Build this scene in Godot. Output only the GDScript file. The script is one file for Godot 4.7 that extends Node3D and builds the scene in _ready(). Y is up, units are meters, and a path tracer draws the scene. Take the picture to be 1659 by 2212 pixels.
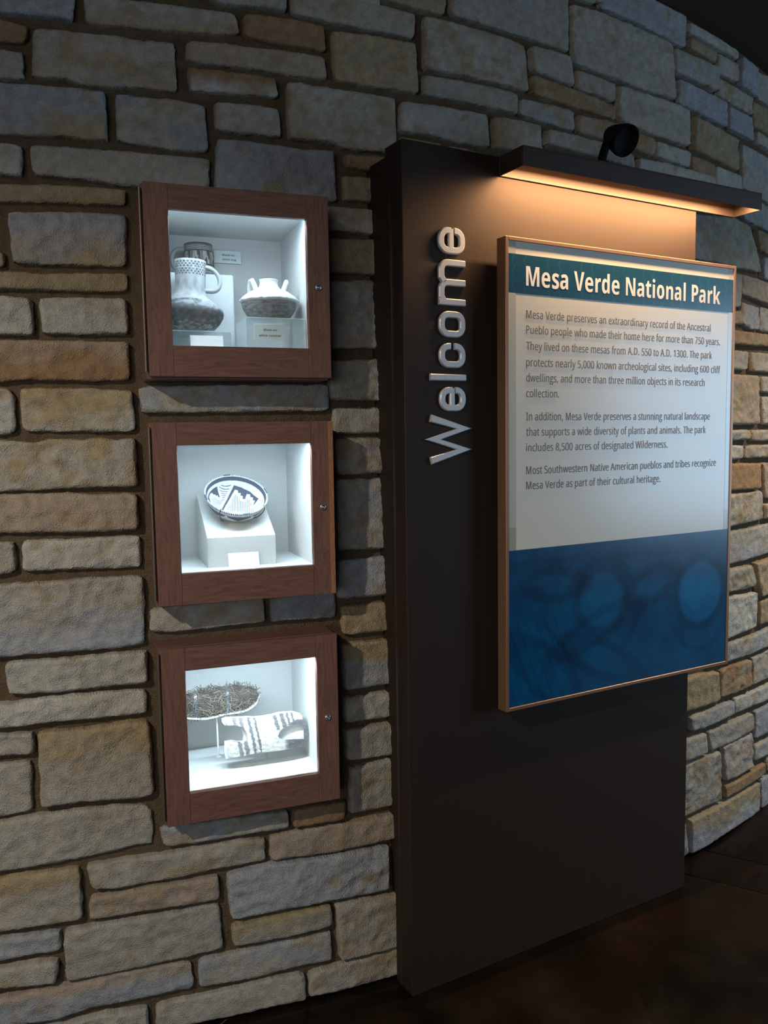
extends Node3D

# ------------------------------------------------------------------ measures (metres)
const RING_CENTRE := Vector2(-2.117, -7.1956)   # plan centre of the round stone wall (x, z)
const RING_R := 5.305                           # face radius at the floor
const BATTER := 0.042                           # the wall leans back by this much per metre
const CEIL := 3.115
const BED := 0.021                              # mortar lies this deep behind the stone faces
const CASE_O := Vector3(-0.30442, 0.0, -2.16201)
const CASE_YAW := 0.34564
const PY_O := Vector3(0.06027, 0.0, -2.24622)
const PY_YAW := 0.51655
const PY_W := 1.128
const PY_H := 2.3775

var M := {}
var used := {}
var rng := RandomNumberGenerator.new()
var n_low := FastNoiseLite.new()
var n_mid := FastNoiseLite.new()
var n_col := FastNoiseLite.new()
var n_chip := FastNoiseLite.new()

# ------------------------------------------------------------------ mesh building
class MB:
	var v := PackedVector3Array()
	var n := PackedVector3Array()
	var uv := PackedVector2Array()
	var c := PackedColorArray()
	var ix := PackedInt32Array()
	var tint := Color.WHITE
	var use_color := false
	func vert(p, nn, t) -> int:
		v.append(p); n.append(nn); uv.append(t); c.append(tint)
		return v.size() - 1
	func tri_out(a, b, d, out, ta = Vector2.ZERO, tb = Vector2.ZERO, td = Vector2.ZERO):
		var nn: Vector3 = (b - a).cross(d - a)
		if nn.length() < 1e-12: return
		nn = nn.normalized()
		if nn.dot(out) < 0:
			var q = b; b = d; d = q
			var w = tb; tb = td; td = w
			nn = -nn
		var i := vert(a, nn, ta); vert(b, nn, tb); vert(d, nn, td)
		ix.append_array([i, i + 2, i + 1])
	func quad_out(a, b, d, e, out, ts = null):
		var t = ts if ts else [Vector2.ZERO, Vector2.RIGHT, Vector2.ONE, Vector2.DOWN]
		var nn: Vector3 = (d - a).cross(e - b)
		if nn.length() < 1e-12: return
		nn = nn.normalized()
		var pts := [a, b, d, e]
		if nn.dot(out) < 0:
			pts = [a, e, d, b]; t = [t[0], t[3], t[2], t[1]]; nn = -nn
		var i := v.size()
		for k in 4: vert(pts[k], nn, t[k])
		ix.append_array([i, i + 2, i + 1, i, i + 3, i + 2])
	# a grid of points with smooth normals; rows run so that (along row) x (to next row) points outwards
	func grid(rows: Array, uvs: Array = [], cols: Array = [], wrap := false):
		var h: int = rows.size()
		var w: int = rows[0].size()
		var base := v.size()
		var nn := PackedVector3Array(); nn.resize(w * h)
		var idx := PackedInt32Array()
		for j in h - 1:
			for i in w - 1:
				var a: Vector3 = rows[j][i]; var b: Vector3 = rows[j][i + 1]; var d: Vector3 = rows[j + 1][i + 1]; var e: Vector3 = rows[j + 1][i]
				var f := (d - a).cross(e - b)
				nn[j * w + i] += f; nn[j * w + i + 1] += f; nn[(j + 1) * w + i] += f; nn[(j + 1) * w + i + 1] += f
				var o := base + j * w + i
				idx.append_array([o, o + w + 1, o + 1, o, o + w, o + w + 1])
		if wrap:
			for j in h:
				var s := nn[j * w] + nn[j * w + w - 1]
				nn[j * w] = s; nn[j * w + w - 1] = s
		for j in h:
			for i in w:
				v.append(rows[j][i]); n.append(nn[j * w + i].normalized())
				uv.append(uvs[j][i] if uvs else Vector2(float(i) / (w - 1), float(j) / (h - 1)))
				c.append(cols[j][i] if cols else tint)
		ix.append_array(idx)
	# box with chamfered edges; grain = axis along which the texture runs
	func box(ctr: Vector3, size: Vector3, b := 0.0, grain := 1):
		var hs := size / 2
		b = minf(b, minf(hs.x, minf(hs.y, hs.z)) * 0.49)
		for ax in 3:
			var u := (ax + 1) % 3; var w := (ax + 2) % 3
			for s in [-1, 1]:
				var pts := []
				for k in [[-1, -1], [1, -1], [1, 1], [-1, 1]]:
					var p := Vector3.ZERO
					p[ax] = s * hs[ax]; p[u] = k[0] * (hs[u] - b); p[w] = k[1] * (hs[w] - b)
					pts.append(ctr + p)
				var o := Vector3.ZERO; o[ax] = s
				quad_out(pts[0], pts[1], pts[2], pts[3], o, pts.map(func(p): return guv(p, grain)))
		if b <= 0: return
		for ax in 3:
			var u := (ax + 1) % 3; var w := (ax + 2) % 3
			for s in [-1, 1]:
				for r in [-1, 1]:
					var pts := []
					for k in [[0, -1], [0, 1], [1, 1], [1, -1]]:
						var p := Vector3.ZERO
						p[ax] = k[1] * (hs[ax] - b)
						p[u] = s * (hs[u] - (b if k[0] else 0.0)); p[w] = r * (hs[w] - (0.0 if k[0] else b))
						pts.append(ctr + p)
					var o := Vector3.ZERO; o[u] = s; o[w] = r
					quad_out(pts[0], pts[1], pts[2], pts[3], o, pts.map(func(p): return guv(p, grain)))
		for sx in [-1, 1]:
			for sy in [-1, 1]:
				for sz in [-1, 1]:
					var s := Vector3(sx, sy, sz)
					var q := s * (hs - Vector3.ONE * b)
					tri_out(ctr + q + Vector3(sx * b, 0, 0), ctr + q + Vector3(0, sy * b, 0), ctr + q + Vector3(0, 0, sz * b), s, guv(ctr + q, grain), guv(ctr + q, grain), guv(ctr + q, grain))
	func guv(p: Vector3, grain: int) -> Vector2:
		return Vector2(p[(grain + 1) % 3] + p[(grain + 2) % 3], p[grain])
	# surface of revolution about y; prof = [Vector2(radius, height)] listed from the outer bottom upwards
	func lathe(prof: Array, seg := 40, xf := Transform3D.IDENTITY, squash := 1.0):
		var rows := []; var uvs := []
		var total := 0.0; var acc := [0.0]
		for k in range(1, prof.size()):
			total += (prof[k] - prof[k - 1]).length(); acc.append(total)
		for k in prof.size():
			var row := []; var ur := []
			for i in seg + 1:
				var a := TAU * i / seg
				row.append(xf * Vector3(prof[k].x * sin(a), prof[k].y, prof[k].x * cos(a) * squash)); ur.append(Vector2(float(i) / seg, acc[k] / maxf(total, 1e-6)))
			rows.append(row); uvs.append(ur)
		grid(rows, uvs, [], true)
	# round bar along a path
	func tube(path: Array, r0: float, r1 := -1.0, seg := 10, caps := true):
		if r1 < 0: r1 = r0
		var rows := []
		var up := Vector3.UP
		var m: int = path.size()
		for k in m:
			var d: Vector3 = (path[mini(k + 1, m - 1)] - path[maxi(k - 1, 0)]).normalized()
			if absf(d.dot(up)) > 0.9: up = Vector3.RIGHT if absf(d.x) < 0.8 else Vector3.BACK
			var s := d.cross(up).normalized(); var t := s.cross(d).normalized()
			up = t
			var r := lerpf(r0, r1, float(k) / maxi(m - 1, 1))
			var row := []
			for i in seg + 1:
				var a := -TAU * i / seg
				row.append(path[k] + (s * cos(a) + t * sin(a)) * r)
			rows.append(row)
		grid(rows, [], [], true)
		if caps:
			for e in [0, m - 1]:
				var d: Vector3 = (path[1] - path[0]).normalized() * -1.0 if e == 0 else (path[m - 1] - path[m - 2]).normalized()
				for i in seg: tri_out(path[e], rows[e][i], rows[e][i + 1], d)
	# flat polygon(s) pushed out along z from z0 to z1, with a small chamfer on the front
	func prism(poly: PackedVector2Array, z0: float, z1: float, uvs := 1.0):
		var p := poly
		if Geometry2D.is_polygon_clockwise(p): p.reverse()
		var t := Geometry2D.triangulate_polygon(p)
		for k in range(0, t.size(), 3):
			for f in [[z1, 1.0], [z0, -1.0]]:
				var q := []
				for j in 3: q.append(p[t[k + j]])
				tri_out(Vector3(q[0].x, q[0].y, f[0]), Vector3(q[1].x, q[1].y, f[0]), Vector3(q[2].x, q[2].y, f[0]), Vector3(0, 0, f[1]), q[0] * uvs, q[1] * uvs, q[2] * uvs)
		for k in p.size():
			var a := p[k]; var b := p[(k + 1) % p.size()]
			var o := Vector3(b.y - a.y, a.x - b.x, 0)
			quad_out(Vector3(a.x, a.y, z0), Vector3(b.x, b.y, z0), Vector3(b.x, b.y, z1), Vector3(a.x, a.y, z1), o, [a * uvs, b * uvs, b * uvs, a * uvs])
	# raised bar of constant width along a flat path, bevelled top (signs and lettering)
	func ribbon(path: Array, w: float, h: float, ch: float, closed := false):
		var sec := [Vector2(-w / 2, 0), Vector2(-w / 2, h - ch), Vector2(-w / 2 + ch, h), Vector2(w / 2 - ch, h), Vector2(w / 2, h - ch), Vector2(w / 2, 0)]
		var m: int = path.size()
		var rings := []
		for k in m:
			var p: Vector2 = path[k]
			var d0: Vector2; var d1: Vector2
			if closed:
				d0 = (p - path[(k - 1 + m) % m]).normalized(); d1 = (path[(k + 1) % m] - p).normalized()
			else:
				d1 = (path[k + 1] - p).normalized() if k < m - 1 else (p - path[k - 1]).normalized()
				d0 = (p - path[k - 1]).normalized() if k > 0 else d1
			var nn := (Vector2(-d0.y, d0.x) + Vector2(-d1.y, d1.x)).normalized()
			nn /= maxf(nn.dot(Vector2(-d1.y, d1.x)), 0.4)
			var ring := []
			for q in sec: ring.append(Vector3(p.x + nn.x * q.x, p.y + nn.y * q.x, q.y))
			rings.append(ring)
		var last := m if closed else m - 1
		for k in last:
			var a: Array = rings[k]; var b: Array = rings[(k + 1) % m]
			for j in 5:
				var mid: Vector3 = (a[j] + b[j] + a[j + 1] + b[j + 1]) / 4.0
				var cc: Vector3 = (a[0] + a[5] + b[0] + b[5]) / 4.0
				quad_out(a[j], b[j], b[j + 1], a[j + 1], mid - cc if j != 2 else Vector3(0, 0, 1))
		if not closed:
			for e in [0, m - 1]:
				var r: Array = rings[e]
				var o: Vector2 = (path[0] - path[1]) if e == 0 else (path[m - 1] - path[m - 2])
				quad_out(r[0], r[1], r[4], r[5], Vector3(o.x, o.y, 0)); quad_out(r[1], r[2], r[3], r[4], Vector3(o.x, o.y, 0))
	func mesh() -> ArrayMesh:
		var a := []; a.resize(Mesh.ARRAY_MAX)
		a[Mesh.ARRAY_VERTEX] = v; a[Mesh.ARRAY_NORMAL] = n; a[Mesh.ARRAY_TEX_UV] = uv; a[Mesh.ARRAY_INDEX] = ix
		if use_color: a[Mesh.ARRAY_COLOR] = c
		var m := ArrayMesh.new()
		m.add_surface_from_arrays(Mesh.PRIMITIVE_TRIANGLES, a)
		return m

func obj(called: String, mb, mat: Material, parent: Node = null) -> MeshInstance3D:
	var o := MeshInstance3D.new()
	o.mesh = mb.mesh() if mb is MB else mb
	o.material_override = mat
	o.cast_shadow = GeometryInstance3D.SHADOW_CASTING_SETTING_ON
	o.name = called if parent else numbered(called)
	(parent if parent else self).add_child(o, true)
	return o

func numbered(called: String) -> String:
	var k: int = used.get(called, 0)
	used[called] = k + 1
	return called if k == 0 else "%s_%03d" % [called, k]

func thing(called: String, label: String, category: String, at := Vector3.ZERO, yaw := 0.0, group := "") -> Node3D:
	var o := Node3D.new()
	o.name = numbered(called)
	add_child(o)
	o.position = at
	o.rotation.y = yaw
	tag(o, label, category, group)
	return o

func tag(o: Node, label: String, category: String, group := ""):
	o.set_meta("label", label); o.set_meta("category", category)
	if group: o.set_meta("group", group)

func structure(o: Node, label := "", category := ""):
	o.set_meta("kind", "structure")
	if label: o.set_meta("label", label)
	if category: o.set_meta("category", category)

func in_case(x: float, y: float, z: float) -> Vector3:
	return CASE_O + Basis(Vector3.UP, CASE_YAW) * Vector3(x, y, z)

func on_pylon(x: float, y: float, z: float) -> Vector3:
	return PY_O + Basis(Vector3.UP, PY_YAW) * Vector3(x, y, z)

# a point of the round wall: u = arc length along it, y = height, h = how far in front of the stone faces
func wall_at(u: float, y: float, h := 0.0) -> Vector3:
	var f := u / 5.3
	var r := RING_R - BATTER * y + h
	return Vector3(RING_CENTRE.x + r * sin(f), y, RING_CENTRE.y + r * cos(f))

# ------------------------------------------------------------------ materials
func mat(color: Color, rough := 0.7, metal := 0.0, spec := 0.5) -> StandardMaterial3D:
	var m := StandardMaterial3D.new()
	m.albedo_color = color; m.roughness = rough; m.metallic = metal; m.metallic_specular = spec
	return m

func lin(r: float, g: float, b: float) -> Color:
	return Color(r, g, b).linear_to_srgb()

func noise(seed_: int, freq: float, oct := 4, type := FastNoiseLite.TYPE_SIMPLEX_SMOOTH) -> FastNoiseLite:
	var f := FastNoiseLite.new()
	f.seed = seed_; f.frequency = freq; f.fractal_octaves = oct; f.noise_type = type
	return f

func tex(im: Image) -> ImageTexture:
	im.generate_mipmaps()
	return ImageTexture.create_from_image(im)

func paint(w: int, h: int, f: Callable) -> Image:
	var im := Image.create(w, h, false, Image.FORMAT_RGB8)
	for y in h:
		for x in w: im.set_pixel(x, y, f.call(x, y))
	return im

func seamless(seed_: int, freq: float, oct: int, size: int, type := FastNoiseLite.TYPE_SIMPLEX_SMOOTH) -> Image:
	var im := noise(seed_, freq, oct, type).get_seamless_image(size, size)
	im.convert(Image.FORMAT_L8)
	return im

func make_materials():
	# sandstone: fine grain that multiplies the colour of each stone, and its relief
	var g1 := seamless(11, 0.09, 4, 512); var g2 := seamless(12, 0.012, 4, 512); var g3 := seamless(13, 0.03, 3, 512, FastNoiseLite.TYPE_CELLULAR)
	var grain := Image.create(512, 512, false, Image.FORMAT_RGB8)
	var rel := Image.create(512, 512, false, Image.FORMAT_L8)
	for y in 512:
		for x in 512:
			var a := g1.get_pixel(x, y).r; var b := g2.get_pixel(x, y).r; var d := g3.get_pixel(x, y).r
			var k := 0.93 + 0.15 * (a - 0.5) + 0.12 * (b - 0.5) + 0.06 * (d - 0.5)
			if a > 0.80 and b < 0.45: k *= 0.80
			grain.set_pixel(x, y, Color(k, k, k * 0.99))
			var hgt := 0.5 * a + 0.35 * b + 0.35 * d
			rel.set_pixel(x, y, Color(hgt, hgt, hgt))
	var st := mat(Color.WHITE, 0.92, 0.0, 0.25)
	st.vertex_color_use_as_albedo = true
	st.albedo_texture = tex(grain)
	st.heightmap_enabled = true; st.heightmap_texture = tex(rel); st.heightmap_scale = 0.45
	st.uv1_scale = Vector3(4.2, 4.2, 1)
	M.stone = st
	var mo := mat(lin(0.115, 0.082, 0.052), 0.95, 0.0, 0.2)
	mo.albedo_texture = tex(grain)
	mo.heightmap_enabled = true; mo.heightmap_texture = tex(rel); mo.heightmap_scale = 0.5
	mo.uv1_scale = Vector3(3.1, 3.1, 1)
	M.mortar = mo
	# cherry wood
	var w1 := noise(31, 0.011, 3); var w2 := noise(32, 0.05, 3); var w3 := noise(33, 0.004, 2)
	var wood := paint(384, 512, func(x: int, y: int) -> Color:
		var warp := w3.get_noise_2d(x * 3.0, y * 0.9) * 26.0
		var r := w1.get_noise_2d((x + warp) * 6.0, y * 0.55)
		var f := w2.get_noise_2d(x * 9.0, y * 0.7)
		var ring := 0.5 + 0.5 * sin((x + warp * 2.4) * 0.22 + r * 5.0)
		var k := clampf(0.62 + 0.20 * r - 0.20 * pow(ring, 5.0) + 0.16 * f, 0.0, 1.0)
		return Color(0.305, 0.208, 0.172).lerp(Color(0.54, 0.395, 0.335), k))
	var wd := mat(Color.WHITE, 0.42, 0.0, 0.45)
	wd.albedo_texture = tex(wood); wd.uv1_scale = Vector3(4.2, 1.9, 1)
	M.wood = wd
	var sap := mat(Color(1.0, 1.0, 1.0), 0.42, 0.0, 0.45)
	sap.albedo_texture = tex(paint(128, 512, func(x: int, y: int) -> Color:
		var f := w2.get_noise_2d(x * 11.0, y * 0.6)
		return Color(0.66, 0.46, 0.32).lerp(Color(0.50, 0.31, 0.20), clampf(0.4 + 0.7 * f, 0, 1))))
	sap.uv1_scale = Vector3(6, 1.9, 1)
	M.sapwood = sap
	M.wood_dark = mat(lin(0.030, 0.014, 0.008), 0.6)
	M.hinge = mat(lin(0.14, 0.125, 0.105), 0.4, 0.6)
	M.chrome = mat(lin(0.55, 0.55, 0.56), 0.28, 0.9)
	M.keyhole = mat(lin(0.02, 0.02, 0.022), 0.5)
	# pale linen-covered board inside the cases
	var lin_h := paint(128, 128, func(x: int, y: int) -> Color:
		var k := 0.95 + 0.03 * sin(x * PI / 4.0) * (0.7 + 0.3 * w2.get_noise_2d(x, y * 4.0)) + 0.02 * sin(y * PI / 4.0)
		return Color(k, k, k))
	var ln := mat(lin(0.60, 0.59, 0.555), 0.95, 0.0, 0.15)
	ln.albedo_texture = tex(lin_h)
	ln.uv1_triplanar = true; ln.uv1_scale = Vector3.ONE * 14.0
	M.linen = ln
	M.plinth = mat(lin(0.72, 0.72, 0.70), 0.85, 0.0, 0.3)
	M.card = mat(lin(0.80, 0.80, 0.78), 0.8, 0.0, 0.3)
	M.card_grey = mat(lin(0.62, 0.70, 0.66), 0.7, 0.0, 0.3)
	M.ink = mat(lin(0.045, 0.05, 0.055), 0.7, 0.0, 0.3)
	var gl := mat(Color(0.92, 0.97, 0.96, 0.05), 0.02, 0.0, 0.6)
	gl.transparency = BaseMaterial3D.TRANSPARENCY_ALPHA
	M.glass = gl
	var ac := mat(Color(0.82, 0.94, 0.96, 0.16), 0.05, 0.0, 0.6)
	ac.transparency = BaseMaterial3D.TRANSPARENCY_ALPHA
	M.acrylic = ac
	M.acrylic_edge = mat(lin(0.62, 0.74, 0.76), 0.25, 0.0, 0.6)
	# pylon: dark bronze metallic paint
	M.bronze = mat(lin(0.041, 0.0275, 0.0215), 0.58, 0.5, 0.3)
	M.bronze_lit = mat(lin(0.062, 0.042, 0.034), 0.5, 0.5, 0.4)  # the pylon's paint again, lightened to paint in front light on the lamp
	M.letter = mat(lin(0.60, 0.60, 0.61), 0.36, 0.3, 0.6)
	M.copper = mat(lin(0.27, 0.145, 0.080), 0.38, 0.5, 0.5)
	M.black = mat(lin(0.006, 0.006, 0.0065), 0.8, 0.0, 0.25)
	M.black_wire = mat(lin(0.015, 0.015, 0.017), 0.35)
	M.white_mount = mat(lin(0.78, 0.79, 0.78), 0.6)
	var film := mat(Color(0.75, 0.82, 0.92, 0.07), 0.12, 0.0, 0.9)
	film.transparency = BaseMaterial3D.TRANSPARENCY_ALPHA
	M.film = film
	# room
	var f1 := noise(51, 0.006, 5); var f2 := noise(52, 0.035, 4)
	var fl := mat(Color.WHITE, 0.34, 0.0, 0.25)
	fl.albedo_texture = tex(paint(512, 512, func(x: int, y: int) -> Color:
		var a := f1.get_noise_2d(x, y); var b := f2.get_noise_2d(x, y)
		var k := clampf(0.5 + 0.75 * a + 0.25 * b, 0, 1)
		return Color(0.035, 0.026, 0.019).lerp(Color(0.115, 0.070, 0.036), k)))
	fl.roughness_texture = tex(seamless(54, 0.02, 4, 256)); fl.roughness = 0.62
	fl.uv1_scale = Vector3(0.55, 0.55, 1)
	M.floor = fl
	M.joint = mat(lin(0.10, 0.078, 0.045), 0.9)
	M.ceiling = mat(lin(0.075, 0.055, 0.042), 0.9, 0.0, 0.2)
	M.room_wall = mat(lin(0.40, 0.34, 0.27), 0.9, 0.0, 0.2)
	M.metal_dark = mat(lin(0.05, 0.05, 0.055), 0.45, 0.5)

func glow(color: Color, energy: float) -> StandardMaterial3D:
	var m := mat(Color(0.9, 0.9, 0.9), 0.6)
	m.emission_enabled = true; m.emission = color; m.emission_energy_multiplier = energy
	return m

# ------------------------------------------------------------------ scene
func _ready():
	rng.seed = 20240611
	n_low = noise(71, 9.0, 3); n_mid = noise(72, 42.0, 3); n_col = noise(73, 5.0, 4)
	n_chip = noise(74, 11.0, 3)
	n_chip.fractal_type = FastNoiseLite.FRACTAL_RIDGED
	# camera
	var cam := Camera3D.new()
	cam.name = "camera"
	add_child(cam)
	cam.transform = Transform3D(Basis(Vector3(0.99988211, -0.0152929, 0.00137747), Vector3(0.01535481, 0.99585055, -0.08969903), Vector3(0.0, 0.0897096, 0.99596796)), Vector3(0, 1.6, 0))
	cam.fov = rad_to_deg(2.0 * atan(1106.0 / 1793.24))
	cam.near = 0.05; cam.far = 60.0
	cam.current = true
	# surroundings: a closed room, so only a faint grey beyond it
	var we := WorldEnvironment.new()
	we.name = "environment"
	var e := Environment.new()
	e.background_mode = Environment.BG_COLOR
	e.background_color = Color(0.55, 0.63, 0.72)
	e.background_energy_multiplier = 1.0
	e.ambient_light_source = Environment.AMBIENT_SOURCE_BG
	e.tonemap_mode = Environment.TONE_MAPPER_LINEAR
	e.tonemap_exposure = 1.0
	e.sdfgi_enabled = true; e.ssao_enabled = true; e.ssil_enabled = true
	we.environment = e
	add_child(we)
	make_materials()
	# lights of the room
	entrance_window(7.6)
	added_fill_window(7.2)
	downlight(Vector3(-1.83, CEIL, 0.68), Vector3(-0.40, 0.30, -2.15), 11.5, 30.0, 0.9, Color(1.0, 0.945, 0.86), "round ceiling downlight over the floor before the wall cases")
	downlight(Vector3(3.20, CEIL, -3.20), Vector3(1.80, 0.2, -3.4), 11.0, 42.0, 0.9, Color(1.0, 0.93, 0.82), "round ceiling downlight beyond the pylon's lamp side")
	room()
	stone_wall()
	pylon()
	graphic_panel()
	picture_light()
	spotlight()
	var cases := [[1.758, 2.225, 1.835, 2.1645], [1.181, 1.645, 1.2615, 1.587], [0.6025, 1.0685, 0.6835, 1.0095]]
	var names := ["cherry wood wall case holding the pitcher, mug and canteen", "cherry wood wall case holding the tilted painted bowl", "cherry wood wall case holding the fibre pad and striped artifact"]
	for k in 3: display_case(cases[k], names[k], k)
	case_one(1.832)
	case_two(1.2585)
	case_three(0.6805)

# ------------------------------------------------------------------ room shell and its lights
func wall_box(called: String, ctr: Vector3, size: Vector3, label: String):
	var mb := MB.new()
	mb.box(ctr, size)
	var o := obj(called, mb, M.room_wall)
	structure(o, label, "wall")

func room():
	# floor: stained concrete with saw-cut joints, slab by slab
	var fl := Node3D.new()
	fl.name = "floor"; add_child(fl)
	structure(fl, "dark brown stained concrete floor with saw-cut joints", "floor")
	var sub := MB.new()
	sub.box(Vector3(0.4, -0.083, -1.1), Vector3(12.4, 0.16, 12.6))
	obj("joint_bed", sub, M.joint, fl)
	# two joints run straight out from the pylon's foot, as the photograph shows; the others repeat at the same spacing
	var ax := Vector2(0.8463, 0.5327)      # along the visible joints (x, z)
	var ay := Vector2(-0.5327, 0.8463)
	var o := Vector2(1.09, -2.883)
	var g := 0.0035
	var along := [-8.2, -5.6, -3.0, -0.93, 1.4, 3.9, 6.5]
	var across := [-4.6, -2.4, -0.215, 0.0, 1.9, 4.1, 6.3, 8.6]
	for i in along.size() - 1:
		for j in across.size() - 1:
			var mb := MB.new()
			var pts := []
			for k in [[0, 0], [1, 0], [1, 1], [0, 1]]:
				var p: Vector2 = o + ax * (along[i + k[0]] + (g if k[0] == 0 else -g)) + ay * (across[j + k[1]] + (g if k[1] == 0 else -g))
				pts.append(p)
			var inside := false
			for p in pts + [(pts[0] + pts[2]) / 2]:
				if p.x > -5.6 and p.x < 6.4 and p.y > -7.2 and p.y < 5.1: inside = true
			if not inside: continue
			var q := pts.map(func(p): return Vector3(clampf(p.x, -5.7, 6.5), 0.0, clampf(p.y, -7.3, 5.2)))
			var uvq := q.map(func(p): return Vector2(p.x, p.z) + Vector2(i * 0.37, j * 0.61))
			mb.quad_out(q[0], q[1], q[2], q[3], Vector3.UP, uvq)
			for k in 4:
				var a: Vector3 = q[k]; var b: Vector3 = q[(k + 1) % 4]
				var mid: Vector3 = (a + b) / 2 - (q[0] + q[2]) / 2
				mb.quad_out(a, b, b + Vector3.DOWN * 0.003, a + Vector3.DOWN * 0.003, mid, [uvq[k], uvq[(k + 1) % 4], uvq[(k + 1) % 4], uvq[k]])
			obj("slab", mb, M.floor, fl)
	var cl := MB.new()
	cl.box(Vector3(0.4, CEIL + 0.06, -1.1), Vector3(12.4, 0.12, 12.6))
	structure(obj("ceiling", cl, M.ceiling), "dark brown ceiling meeting the stone wall", "ceiling")
	wall_box("wall_left", Vector3(-5.68, CEIL / 2, 0.9), Vector3(0.16, CEIL, 8.6), "plain tan wall closing the lobby on the window's far side")
	var wb := MB.new()
	wb.box(Vector3(-4.415, CEIL / 2, 5.14), Vector3(2.77, CEIL, 0.16))
	wb.box(Vector3(3.415, CEIL / 2, 5.14), Vector3(6.37, CEIL, 0.16))
	wb.box(Vector3(-1.4, 0.45, 5.14), Vector3(3.26, 0.9, 0.16))
	wb.box(Vector3(-1.4, 2.8075, 5.14), Vector3(3.26, 0.615, 0.16))
	structure(obj("wall_back", wb, M.room_wall), "plain tan wall with the added fill window", "wall")
	wall_box("wall_far", Vector3(4.8, CEIL / 2, -7.28), Vector3(3.6, CEIL, 0.16), "plain tan wall beyond the round stone wall")
	# right wall with the tall window: z from -3.1 to -0.9, 0.7 to 2.76 high
	var wr := MB.new()
	wr.box(Vector3(6.42, CEIL / 2, -5.15), Vector3(0.16, CEIL, 4.1))
	wr.box(Vector3(6.42, CEIL / 2, 2.10), Vector3(0.16, CEIL, 6.0))
	wr.box(Vector3(6.42, 2.9375, -2.0), Vector3(0.16, 0.355, 2.2))
	wr.box(Vector3(6.42, 0.35, -2.0), Vector3(0.16, 0.70, 2.2))
	structure(obj("wall_right", wr, M.room_wall), "plain tan wall with the tall side window", "wall")

func added_fill_window(energy: float):
	# unseen window added behind the visitors to fill the shade with ambient light
	var w := Node3D.new()
	w.name = "window_2"; add_child(w)
	structure(w, "added fill window of four panes, unseen behind the visitors", "window")
	w.position = Vector3(-1.4, 0.9, 5.08)
	var fr := MB.new()
	for x in [-1.6, -0.8, 0.0, 0.8, 1.6]: fr.box(Vector3(x, 0.8, 0), Vector3(0.06, 1.6, 0.08), 0.004)
	for y in [0.03, 1.57]: fr.box(Vector3(0, y, 0), Vector3(3.26, 0.06, 0.08), 0.004)
	obj("window_frame", fr, M.metal_dark, w)
	for x in [-1.2, -0.4, 0.4, 1.2]:
		var p := MB.new()
		p.box(Vector3(x, 0.8, 0.02), Vector3(0.74, 1.48, 0.012))
		obj("window_pane", p, glow(Color(0.72, 0.86, 1.0), 0.8), w)
	var l := AreaLight3D.new()
	l.name = "added_fill_light"
	add_child(l)
	l.area_size = Vector2(3.2, 1.5)
	l.light_color = Color(0.98, 0.985, 1.0)
	l.light_energy = energy
	l.area_normalize_energy = true
	l.shadow_enabled = true
	l.position = Vector3(-1.4, 1.7, 5.0)
	l.area_range = 20.0

func entrance_window(energy: float):
	var w := Node3D.new()
	w.name = "window_1"; add_child(w)
	structure(w, "daylit tall side window of two panes", "window")
	w.position = Vector3(6.36, 0.70, -2.0)
	var fr := MB.new()
	for z in [-1.075, 0.0, 1.075]: fr.box(Vector3(0, 1.03, z), Vector3(0.08, 2.06, 0.06), 0.004)
	for y in [0.03, 2.03]: fr.box(Vector3(0, y, 0), Vector3(0.08, 0.06, 2.2), 0.004)
	obj("window_frame", fr, M.metal_dark, w)
	for z in [-0.5375, 0.5375]:
		var p := MB.new()
		p.box(Vector3(0.02, 1.03, z), Vector3(0.012, 1.94, 1.0))
		obj("window_pane", p, glow(Color(0.72, 0.86, 1.0), 1.6), w)
	var l := AreaLight3D.new()
	l.name = "daylight"
	add_child(l)
	l.area_size = Vector2(2.05, 1.94)
	l.light_color = Color(0.69, 0.86, 1.0)
	l.light_energy = energy
	l.area_normalize_energy = true
	l.shadow_enabled = true
	l.position = Vector3(6.30, 1.73, -2.0)
	l.rotation.y = PI / 2          # shines along -x
	l.area_range = 20.0

func downlight(at: Vector3, aim: Vector3, energy: float, angle: float, soft: float, color: Color, label: String):
	var d := thing("ceiling_downlight", label, "light", at, 0.0, "ceiling downlights")
	var ring := MB.new()
	ring.lathe([Vector2(0.052, 0.0), Vector2(0.075, -0.006), Vector2(0.078, 0.0)], 32)
	ring.lathe([Vector2(0.052, 0.02), Vector2(0.052, -0.001)], 32)
	obj("trim_ring", ring, M.metal_dark, d)
	var lens := MB.new()
	lens.lathe([Vector2(0.0001, -0.014), Vector2(0.04, -0.010), Vector2(0.05, 0.002), Vector2(0.0001, 0.004)], 24)
	obj("lamp_lens", lens, glow(color, 2.0), d)
	var l := SpotLight3D.new()
	l.name = "downlight"
	add_child(l, true)
	l.position = at + Vector3(0, -0.006, 0)
	l.look_at_from_position(l.position, aim, Vector3.BACK if absf((aim - at).normalized().z) < 0.5 else Vector3.RIGHT)
	l.light_color = color; l.light_energy = energy
	l.spot_angle = angle; l.spot_angle_attenuation = soft
	l.spot_range = 12.0; l.spot_attenuation = 2.0
	l.light_size = 0.05
	l.shadow_enabled = true

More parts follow.
